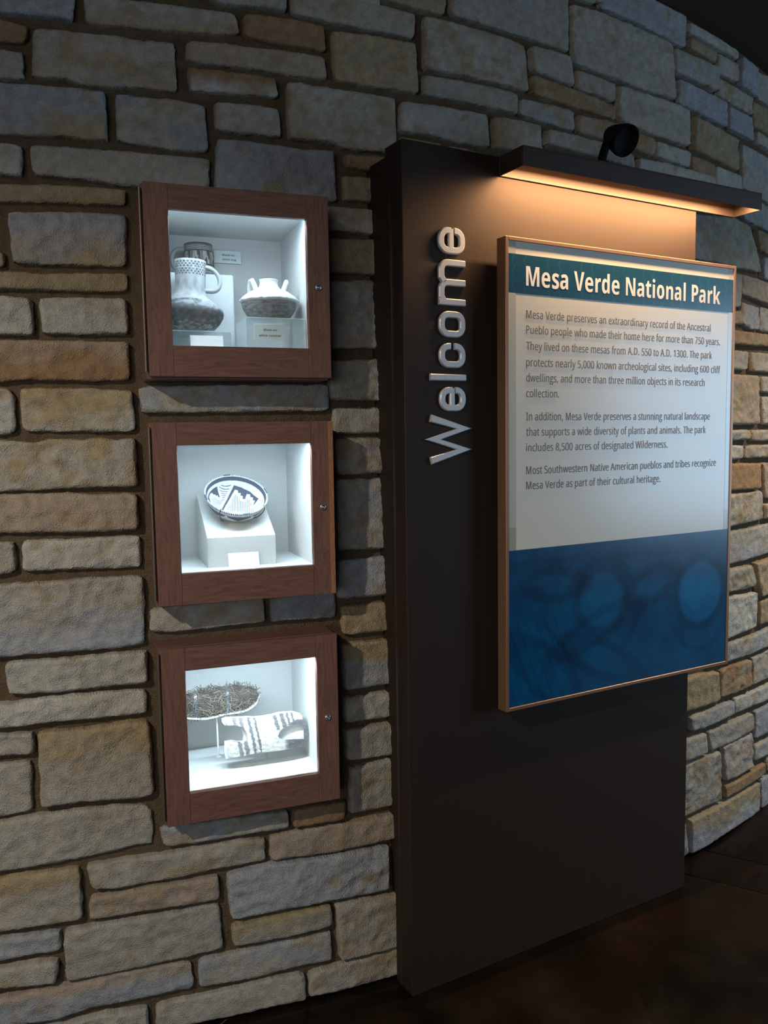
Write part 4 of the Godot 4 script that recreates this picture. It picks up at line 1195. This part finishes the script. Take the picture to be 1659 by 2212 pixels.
func case_two(fy: float):
	# linen-covered block with a slanting top
	var wd := thing("slanted_plinth", "white linen-covered plinth with a slanting top under the bowl", "plinth", in_case(-0.0535, fy, -0.19), CASE_YAW)
	var mb := MB.new()
	var x0 := -0.092; var x1 := 0.092; var zf := 0.100; var zb := -0.100; var yf := 0.0805; var yb := 0.190
	var q := [Vector3(x0, 0, zf), Vector3(x1, 0, zf), Vector3(x1, yf, zf), Vector3(x0, yf, zf), Vector3(x0, 0, zb), Vector3(x1, 0, zb), Vector3(x1, yb, zb), Vector3(x0, yb, zb)]
	mb.quad_out(q[0], q[1], q[2], q[3], Vector3.BACK); mb.quad_out(q[4], q[5], q[6], q[7], Vector3.FORWARD)
	mb.quad_out(q[3], q[2], q[6], q[7], Vector3(0, 1, 0.4)); mb.quad_out(q[0], q[3], q[7], q[4], Vector3.LEFT); mb.quad_out(q[1], q[2], q[6], q[5], Vector3.RIGHT)
	obj("block", mb, M.linen, wd)
	# bowl tipped towards the visitor
	var bowl_at := Vector3(-0.0520, 1.4490, -0.165)
	var tip := Basis(Vector3.BACK, -0.055) * Basis(Vector3.RIGHT, 0.62)
	var bw := thing("painted_bowl", "black-on-white bowl with stepped painted design tipped up on wire supports", "bowl", in_case(bowl_at.x, bowl_at.y, bowl_at.z), CASE_YAW)
	var tri_a := PackedVector2Array([Vector2(-0.500, -0.696), Vector2(-0.467, -0.631), Vector2(-0.433, -0.558), Vector2(-0.400, -0.476), Vector2(-0.423, -0.471), Vector2(-0.447, -0.466), Vector2(-0.470, -0.460), Vector2(-0.470, -0.475), Vector2(-0.470, -0.490), Vector2(-0.470, -0.504), Vector2(-0.493, -0.490), Vector2(-0.517, -0.476), Vector2(-0.540, -0.461), Vector2(-0.547, -0.472), Vector2(-0.553, -0.483), Vector2(-0.560, -0.494), Vector2(-0.583, -0.476), Vector2(-0.607, -0.457), Vector2(-0.630, -0.438), Vector2(-0.640, -0.445), Vector2(-0.650, -0.451), Vector2(-0.660, -0.458), Vector2(-0.687, -0.428), Vector2(-0.713, -0.398), Vector2(-0.740, -0.365), Vector2(-0.760, -0.315), Vector2(-0.780, -0.262), Vector2(-0.800, -0.204), Vector2(-0.773, -0.152), Vector2(-0.747, -0.094), Vector2(-0.720, -0.027), Vector2(-0.767, -0.034), Vector2(-0.813, -0.035), Vector2(-0.860, -0.030), Vector2(-0.847, -0.135), Vector2(-0.833, -0.226), Vector2(-0.820, -0.306), Vector2(-0.773, -0.393), Vector2(-0.727, -0.470), Vector2(-0.680, -0.539), Vector2(-0.620, -0.597), Vector2(-0.560, -0.649)])
	var tri_b := PackedVector2Array([Vector2(0.060, -0.824), Vector2(0.140, -0.805), Vector2(0.220, -0.780), Vector2(0.300, -0.750), Vector2(0.383, -0.699), Vector2(0.467, -0.640), Vector2(0.550, -0.572), Vector2(0.627, -0.468), Vector2(0.703, -0.345), Vector2(0.780, -0.196), Vector2(0.720, -0.160), Vector2(0.660, -0.113), Vector2(0.600, -0.055), Vector2(0.627, -0.120), Vector2(0.653, -0.178), Vector2(0.680, -0.231), Vector2(0.660, -0.251), Vector2(0.640, -0.271), Vector2(0.620, -0.290), Vector2(0.627, -0.316), Vector2(0.633, -0.342), Vector2(0.640, -0.366), Vector2(0.613, -0.388), Vector2(0.587, -0.408), Vector2(0.560, -0.427), Vector2(0.560, -0.454), Vector2(0.560, -0.480), Vector2(0.560, -0.505), Vector2(0.527, -0.525), Vector2(0.493, -0.544), Vector2(0.460, -0.561), Vector2(0.440, -0.520), Vector2(0.420, -0.476), Vector2(0.400, -0.429), Vector2(0.377, -0.441), Vector2(0.353, -0.453), Vector2(0.330, -0.464), Vector2(0.333, -0.490), Vector2(0.337, -0.515), Vector2(0.340, -0.540), Vector2(0.317, -0.550), Vector2(0.293, -0.560), Vector2(0.270, -0.569), Vector2(0.273, -0.592), Vector2(0.277, -0.615), Vector2(0.280, -0.637), Vector2(0.253, -0.643), Vector2(0.227, -0.648), Vector2(0.200, -0.652), Vector2(0.200, -0.675), Vector2(0.200, -0.696), Vector2(0.200, -0.717), Vector2(0.167, -0.728), Vector2(0.133, -0.738), Vector2(0.100, -0.746), Vector2(0.023, -0.652), Vector2(-0.053, -0.540), Vector2(-0.130, -0.405), Vector2(-0.207, -0.277), Vector2(-0.283, -0.124), Vector2(-0.360, 0.065), Vector2(-0.373, 0.057), Vector2(-0.387, 0.049), Vector2(-0.400, 0.042), Vector2(-0.333, -0.138), Vector2(-0.267, -0.284), Vector2(-0.200, -0.408), Vector2(-0.113, -0.576), Vector2(-0.027, -0.711)])
	var halo := []
	for shape in [tri_a, tri_b]: halo.append_array(Geometry2D.offset_polygon(shape, 0.075))
	var nz := noise(121, 0.03, 3)
	var inside := mat(Color.WHITE, 0.6, 0.0, 0.4)
	inside.albedo_texture = tex(paint(420, 420, func(x: int, y: int) -> Color:
		var p := Vector2(x / 210.0 - 1.0, y / 210.0 - 1.0)
		var r := p.length(); var a := p.angle()
		var pale := Color(0.79, 0.79, 0.78).lerp(Color(0.71, 0.71, 0.70), 0.5 + nz.get_noise_2d(x, y))
		var ink := Color(0.21, 0.23, 0.29)
		if r > 0.955:
			var seg := fposmod(a / TAU * 110.0, 1.0)
			var solid := fposmod(a / TAU * 4.0 + 0.2, 1.0) < 0.16
			return ink if seg < 0.45 or solid else pale
		if r > 0.895: return ink if r < 0.94 else pale
		if r > 0.85: return pale
		if Geometry2D.is_point_in_polygon(p, tri_a) or Geometry2D.is_point_in_polygon(p, tri_b): return ink
		if absf((p - Vector2(-0.13, 0.32)).dot(Vector2(0.77, -0.64).rotated(0.05))) < 0.018 and p.y > 0.32 and p.x > -0.14: return ink
		var hatch := true
		for edge in halo:
			if Geometry2D.is_point_in_polygon(p, edge): hatch = false
		if hatch:
			if p.x > -0.05 and p.x < 0.62 and p.y > -0.62 and p.y < 0.5: hatch = fposmod(p.x * 19.0 + p.y * 2.0, 1.0) < 0.36
			else: hatch = fposmod(p.y * 19.0 + sin(p.x * 4.0) * 1.2, 1.0) < 0.36
		return pale.lerp(ink, 0.72) if hatch else pale))
	var outside := mat(Color.WHITE, 0.65, 0.0, 0.4)
	outside.albedo_texture = tex(paint(512, 128, func(x: int, y: int) -> Color:
		var v := y / 128.0; var u := fposmod(x / 512.0 * 7.0, 1.0)
		var pale := Color(0.79, 0.79, 0.78).lerp(Color(0.71, 0.71, 0.70), 0.5 + nz.get_noise_2d(x, y))
		var ink := Color(0.21, 0.23, 0.29)
		if v > 0.94: return ink if fposmod(x / 512.0 * 110.0, 1.0) < 0.5 else pale
		if v > 0.62 and v < 0.86 and absf(v - 0.86) < 0.30 * (absf(u - 0.5) * 1.1 + 0.12) and absf(u - 0.5) > 0.05: return ink
		if v > 0.60 and v < 0.615 or v > 0.87 and v < 0.885: return ink
		return pale))
	var R := 0.0885
	var prof_out := [Vector2(0.0001, -0.066), Vector2(0.030, -0.0645), Vector2(0.052, -0.056), Vector2(0.070, -0.040), Vector2(0.0815, -0.020), Vector2(0.0870, -0.004), Vector2(R, 0.0)]
	var oo := MB.new(); oo.lathe(prof_out, 72, Transform3D(tip, Vector3.ZERO))
	obj("outer_wall", oo, outside, bw)
	var rows := []; var uvs := []
	var prof_in := [Vector2(R, 0.0), Vector2(0.0865, 0.0022), Vector2(0.0835, -0.001), Vector2(0.077, -0.019), Vector2(0.066, -0.037), Vector2(0.049, -0.051), Vector2(0.028, -0.059), Vector2(0.0001, -0.061)]
	for k in prof_in.size():
		var row := []; var ur := []
		for i in 73:
			var a := TAU * i / 72.0
			row.append(tip * Vector3(prof_in[k].x * sin(a), prof_in[k].y, prof_in[k].x * cos(a)))
			ur.append(Vector2(0.5 + 0.5 * sin(a) * prof_in[k].x / R, 0.5 + 0.5 * cos(a) * prof_in[k].x / R))
		rows.append(row); uvs.append(ur)
	var ii := MB.new(); ii.grid(rows, uvs, [], true)
	obj("painted_inside", ii, inside, bw)
	# black wire arms of the stand, hooked over the front of the rim
	var ws := thing("wire_stand", "black bent-wire stand holding the painted bowl", "stand", in_case(bowl_at.x, bowl_at.y, bowl_at.z), CASE_YAW)
	for s in [-1, 1]:
		var path := []
		var a := 0.62 if s < 0 else 0.92
		for k in [[1.05, 0.003], [1.03, -0.006], [0.99, -0.020], [0.86, -0.042], [0.64, -0.060], [0.38, -0.070], [0.1, -0.073]]:
			var rr_: float = R * k[0]
			path.append(tip * Vector3(s * rr_ * sin(a), k[1], rr_ * cos(a)))
		path[0] = tip * Vector3(s * R * 0.975 * sin(a), 0.0045, R * 0.975 * cos(a))
		path.append(Vector3(0.0, -0.066, -0.075))
		var wmb := MB.new()
		wmb.tube(path, 0.0013, 0.0013, 8)
		obj("wire_arm", wmb, M.black_wire, ws)
	card("small bright white card leaning before the slanted plinth", -0.094, -0.012, fy, fy + 0.040, -0.066, -0.35, M.card, [])

func fibre_pad(fy: float):
	# matted brown plant fibre on a white mount with a rod
	var at := Vector3(-0.118, 0.8060, -0.215)
	var pd := thing("fibre_pad", "long brown matted plant-fibre pad on a white mount", "artifact", in_case(at.x, at.y, at.z), CASE_YAW)
	var lean := Basis(Vector3.RIGHT, -0.30)
	var nz := noise(131, 28.0, 4)
	var rows := []
	var shape := func(f: float) -> float: return pow(maxf(1.0 - pow(absf(f), 3.2), 0.0), 0.5)
	for k in 33:
		var f := -1.0 + 2.0 * k / 32.0
		var row := []
		for i in 29:
			var a := TAU * (i % 28) / 28.0
			var rr_: float = maxf(shape.call(f), 0.001)
			var p := Vector3(f * 0.124, 0.046 + 0.038 * rr_ * sin(a) + 0.004 * f, 0.016 * rr_ * cos(a))
			p += Vector3(0, sin(a), cos(a)) * 0.0042 * nz.get_noise_3d(p.x, p.y, p.z)
			row.append(lean * p)
		rows.append(row)
	var mb := MB.new()
	var fl := []
	for r in rows:
		var q: Array = r.duplicate(); q.reverse(); fl.append(q)
	mb.grid(fl, [], [], true)
	obj("core", mb, mat(lin(0.085, 0.067, 0.052), 0.95, 0.0, 0.1), pd)
	var tones := [lin(0.125, 0.100, 0.078), lin(0.23, 0.19, 0.135), lin(0.078, 0.068, 0.062)]
	for t in 3:
		var fb := MB.new()
		for k in 170:
			var f := rng.randf_range(-0.97, 0.97); var a := rng.randf_range(-0.2, PI + 0.2)
			var rr_: float = shape.call(f)
			var c := Vector3(f * 0.122, 0.046 + 0.038 * rr_ * cos(a) + 0.004 * f, 0.0165 * rr_ * sin(a) + 0.001)
			var ang := rng.randf_range(0, TAU); var ln := rng.randf_range(0.008, 0.020)
			var d := Vector3(cos(ang), sin(ang) * 0.8, 0.0) * ln
			var bow := Vector3(0, 0, rng.randf_range(0.001, 0.0045)) + Vector3(-d.y, d.x, 0) * rng.randf_range(-0.35, 0.35)
			fb.tube([lean * (c - d), lean * (c + bow), lean * (c + d + Vector3(0, 0, 0.0015))], 0.0011, 0.0007, 5, false)
		obj("fibre_strands", fb, mat(tones[t], 0.9, 0.0, 0.15), pd).set_meta("kind", "stuff")
	var mt := thing("white_mount", "white shaped mount with a thin rod under the fibre pad", "stand", in_case(at.x, fy, at.z), CASE_YAW)
	var pl := MB.new()
	var pr := []
	for k in 25:
		var f := -1.0 + 2.0 * k / 24.0
		var yb: float = 0.046 - 0.041 * shape.call(f) + 0.004 * f - 0.001 + 0.002 * sin(f * 7.0)
		var o := Vector3(0, at.y - fy, 0)
		pr.append([o + lean * Vector3(f * 0.126, yb - 0.004, -0.012), o + lean * Vector3(f * 0.126, yb - 0.004, 0.010), o + lean * Vector3(f * 0.126, yb, 0.011), o + lean * Vector3(f * 0.126, yb + 0.004, -0.004)])
	for k in 24:
		for j in 4: pl.quad_out(pr[k][j], pr[k + 1][j], pr[k + 1][(j + 1) % 4], pr[k][(j + 1) % 4], [Vector3(0, -1, 0), Vector3(0, -0.2, 1), Vector3(0, 1, 0.3), Vector3(0, 0, -1)][j])
	obj("cradle", pl, M.white_mount, mt)
	var rd := MB.new()
	rd.tube([Vector3(0.003, 0.0, -0.022), Vector3(0.0, at.y - fy + 0.010, -0.014)], 0.0026, 0.0026, 10)
	rd.lathe([Vector2(0.008, 0.0), Vector2(0.008, 0.002), Vector2(0.0001, 0.002)], 16, Transform3D(Basis(), Vector3(0.003, 0.0, -0.022)))
	obj("rod", rd, M.white_mount, mt)
	for x in [-0.060, 0.030]:
		var sp := MB.new()
		for k in 8:
			var y0 := 0.004 + k * 0.0105; var y1 := y0 + 0.0105
			var q := func(y): return 0.0195 * sqrt(maxf(0.0, 1.0 - pow((y - 0.046) / 0.046, 2))) + 0.0015
			sp.quad_out(lean * Vector3(x - 0.004, y0, q.call(y0)), lean * Vector3(x + 0.004, y0, q.call(y0)), lean * Vector3(x + 0.004 + 0.0015, y1, q.call(y1)), lean * Vector3(x - 0.004 + 0.0015, y1, q.call(y1)), Vector3.BACK)
		obj("clear_strap", sp, M.film, pd)

func case_three(fy: float):
	fibre_pad(fy)
	# hide piece: outline in centimetres from its middle, with an oval opening
	var px := func(x: float, y: float) -> Vector2: return Vector2((x - 980.0) * 0.0002475, (790.0 - y - 0.147 * (x - 980.0)) * 0.000225)
	var outer := PackedVector2Array()
	for q in [[512, 600], [560, 582], [700, 578], [800, 570], [860, 575], [960, 565], [1060, 545], [1130, 522], [1200, 512], [1310, 505], [1385, 528], [1420, 580], [1440, 640], [1455, 720], [1460, 790], [1430, 850], [1380, 895], [1290, 945], [1150, 972], [1000, 990], [850, 1005], [740, 1035], [640, 1055], [530, 1068], [520, 1000], [530, 870], [600, 857], [660, 868], [735, 866], [748, 800], [735, 740], [705, 695], [640, 672], [540, 672], [515, 640]]: outer.append(px.call(q[0], q[1]))
	var hole := PackedVector2Array()
	for q in [[1170, 690], [1240, 660], [1330, 648], [1398, 645], [1408, 720], [1392, 795], [1330, 822], [1250, 842], [1170, 842], [1112, 825], [1092, 795], [1125, 735]]: hole.append(px.call(q[0], q[1]))
	# cut the outline in two through the opening so that both halves are simple polygons
	var keys := [px.call(1092, 795), px.call(1408, 720)]
	var at := Vector3(0.0085, 0.7650, -0.128)
	var hd := thing("striped_artifact", "flat white artifact with grey stripes, a notch and an oval opening", "artifact", in_case(at.x, at.y, at.z), CASE_YAW)
	var lean := -0.18
	var nz := noise(141, 0.02, 4); var nf := noise(142, 0.13, 3)
	var hm := mat(Color.WHITE, 0.9, 0.0, 0.2)
	hm.albedo_texture = tex(paint(512, 320, func(x: int, y: int) -> Color:
		var sx := 500.0 + x * 970.0 / 512.0; var sy := 490.0 + y * 600.0 / 320.0
		var c := Color(0.80, 0.78, 0.74).lerp(Color(0.66, 0.64, 0.61), clampf(0.35 + 0.6 * nz.get_noise_2d(x, y) + 0.45 * nf.get_noise_2d(x, y), 0, 1))
		var dark := Color(0.33, 0.32, 0.33)
		var wob := 16.0 * nz.get_noise_2d(x * 2.0, y * 2.0)
		var k := 0.0
		if sx < 900:
			var q := sx + (790 - sy) * 0.14 + wob
			for b in [[868, 14], [800, 16], [712, 22], [640, 20]]: k = maxf(k, smoothstep(b[1] + 8.0, b[1] - 8.0, absf(q - b[0])) * (0.85 if b[0] > 780 else 0.7))
		elif sy < 720:
			var q := sx - (sy - 520) * 0.22 + wob
			for b in [[1062, 22], [1148, 24], [1215, 14], [1270, 12]]: k = maxf(k, smoothstep(b[1] + 8.0, b[1] - 8.0, absf(q - b[0])) * 0.8)
		if sx > 1170 and sy > 835: k = maxf(k, clampf(0.95 + 0.5 * nf.get_noise_2d(x, y), 0, 1) * smoothstep(1150.0, 1230.0, sx))
		if sx > 1400: k = maxf(k, 0.8 + 0.3 * nf.get_noise_2d(x, y))
		if sx > 1190 and sx < 1410 and sy > 590 and sy < 660 and sy > 700 - (sx - 1130) * 0.55: k = 0.85
		return c.lerp(dark, clampf(k, 0, 0.95))))
	# triangulate outline minus opening on a fine grid, so that the sheet can be curved
	var sheet := MB.new()
	var nx := 60; var ny := 38
	var lo := Vector2(-0.122, -0.072); var hi := Vector2(0.122, 0.072)
	var bulge := func(p: Vector2) -> float: return 0.010 * (1.0 - pow(p.x / 0.125, 2)) - 0.010 * pow(p.y / 0.07, 2) + 0.0015 * nz.get_noise_2d(p.x * 4000.0, p.y * 4000.0)
	var cells := []
	for j in ny:
		for i in nx:
			var a := Vector2(lerpf(lo.x, hi.x, float(i) / nx), lerpf(lo.y, hi.y, float(j) / ny))
			var b := Vector2(lerpf(lo.x, hi.x, float(i + 1) / nx), lerpf(lo.y, hi.y, float(j + 1) / ny))
			var cell := PackedVector2Array([a, Vector2(b.x, a.y), b, Vector2(a.x, b.y)])
			for c in Geometry2D.intersect_polygons(cell, outer):
				var bits := [c]
				if Geometry2D.intersect_polygons(c, hole).size() > 0: bits = Geometry2D.clip_polygons(c, hole)
				for d in bits: cells.append(d)
	var tuv := func(p: Vector2) -> Vector2: return Vector2((p.x / 0.0002475 + 980.0 - 500.0) / 970.0, (790.0 - p.y / 0.000225 - 0.147 * p.x / 0.0002475 - 490.0) / 600.0)
	for c in cells:
		var tr := Geometry2D.triangulate_polygon(c)
		for k in range(0, tr.size(), 3):
			var p := []
			for j in 3: p.append(c[tr[k + j]])
			for f in [[0.0, 1.0], [-0.004, -1.0]]:
				var w := p.map(func(q): return Vector3(q.x, q.y, bulge.call(q) + f[0]))
				sheet.tri_out(w[0], w[1], w[2], Vector3(0, 0, f[1]), tuv.call(p[0]), tuv.call(p[1]), tuv.call(p[2]))
	for ring in [[outer, 1.0], [hole, -1.0]]:
		var pl: PackedVector2Array = ring[0]
		for k in pl.size():
			var a := pl[k]; var b := pl[(k + 1) % pl.size()]
			var ctr := Vector2(0.08, 0.01) if ring[1] < 0 else Vector2.ZERO
			var o: Vector2 = ((a + b) / 2 - ctr) * ring[1]
			sheet.quad_out(Vector3(a.x, a.y, bulge.call(a)), Vector3(b.x, b.y, bulge.call(b)), Vector3(b.x, b.y, bulge.call(b) - 0.004), Vector3(a.x, a.y, bulge.call(a) - 0.004), Vector3(o.x, o.y, 0), [tuv.call(a), tuv.call(b), tuv.call(b), tuv.call(a)])
	var ho := obj("striped_sheet", sheet, hm, hd); ho.rotation.x = lean
	var strap := MB.new()
	for k in 10:
		var y0 := -0.053 + k * 0.0109; var y1 := y0 + 0.0109
		var x0 := func(y): return -0.040 - y * 0.10
		strap.quad_out(Vector3(x0.call(y0) - 0.006, y0, bulge.call(Vector2(x0.call(y0), y0)) + 0.002), Vector3(x0.call(y0) + 0.006, y0, bulge.call(Vector2(x0.call(y0), y0)) + 0.002), Vector3(x0.call(y1) + 0.006, y1, bulge.call(Vector2(x0.call(y1), y1)) + 0.002), Vector3(x0.call(y1) - 0.006, y1, bulge.call(Vector2(x0.call(y1), y1)) + 0.002), Vector3.BACK)
	var so := obj("clear_strap", strap, M.film, hd); so.rotation.x = lean
	# white backing mount that follows the outline, on a short rod
	var bt := thing("white_mount", "white cut-out mount behind the striped artifact", "stand", in_case(at.x, fy, at.z), CASE_YAW)
	var bk := PackedVector2Array()
	for q in Geometry2D.offset_polygon(outer, 0.0015): bk = q; break
	var shifted := PackedVector2Array()
	for p in bk: shifted.append(Vector2(p.x - (0.006 if p.x < -0.02 else 0.001), p.y - (0.002 if p.y < 0.0 else -0.0005)))
	var bm := MB.new()
	bm.prism(shifted, -0.020, -0.011)
	var bo := obj("backing", bm, M.white_mount, bt)
	bo.position = Vector3(0, at.y - fy, 0); bo.rotation.x = lean
	var rd := MB.new()
	rd.tube([Vector3(0.004, 0.0, -0.040), Vector3(0.004, at.y - fy - 0.02, -0.018)], 0.0024, 0.0024, 8)
	obj("rod", rd, M.acrylic, bt)
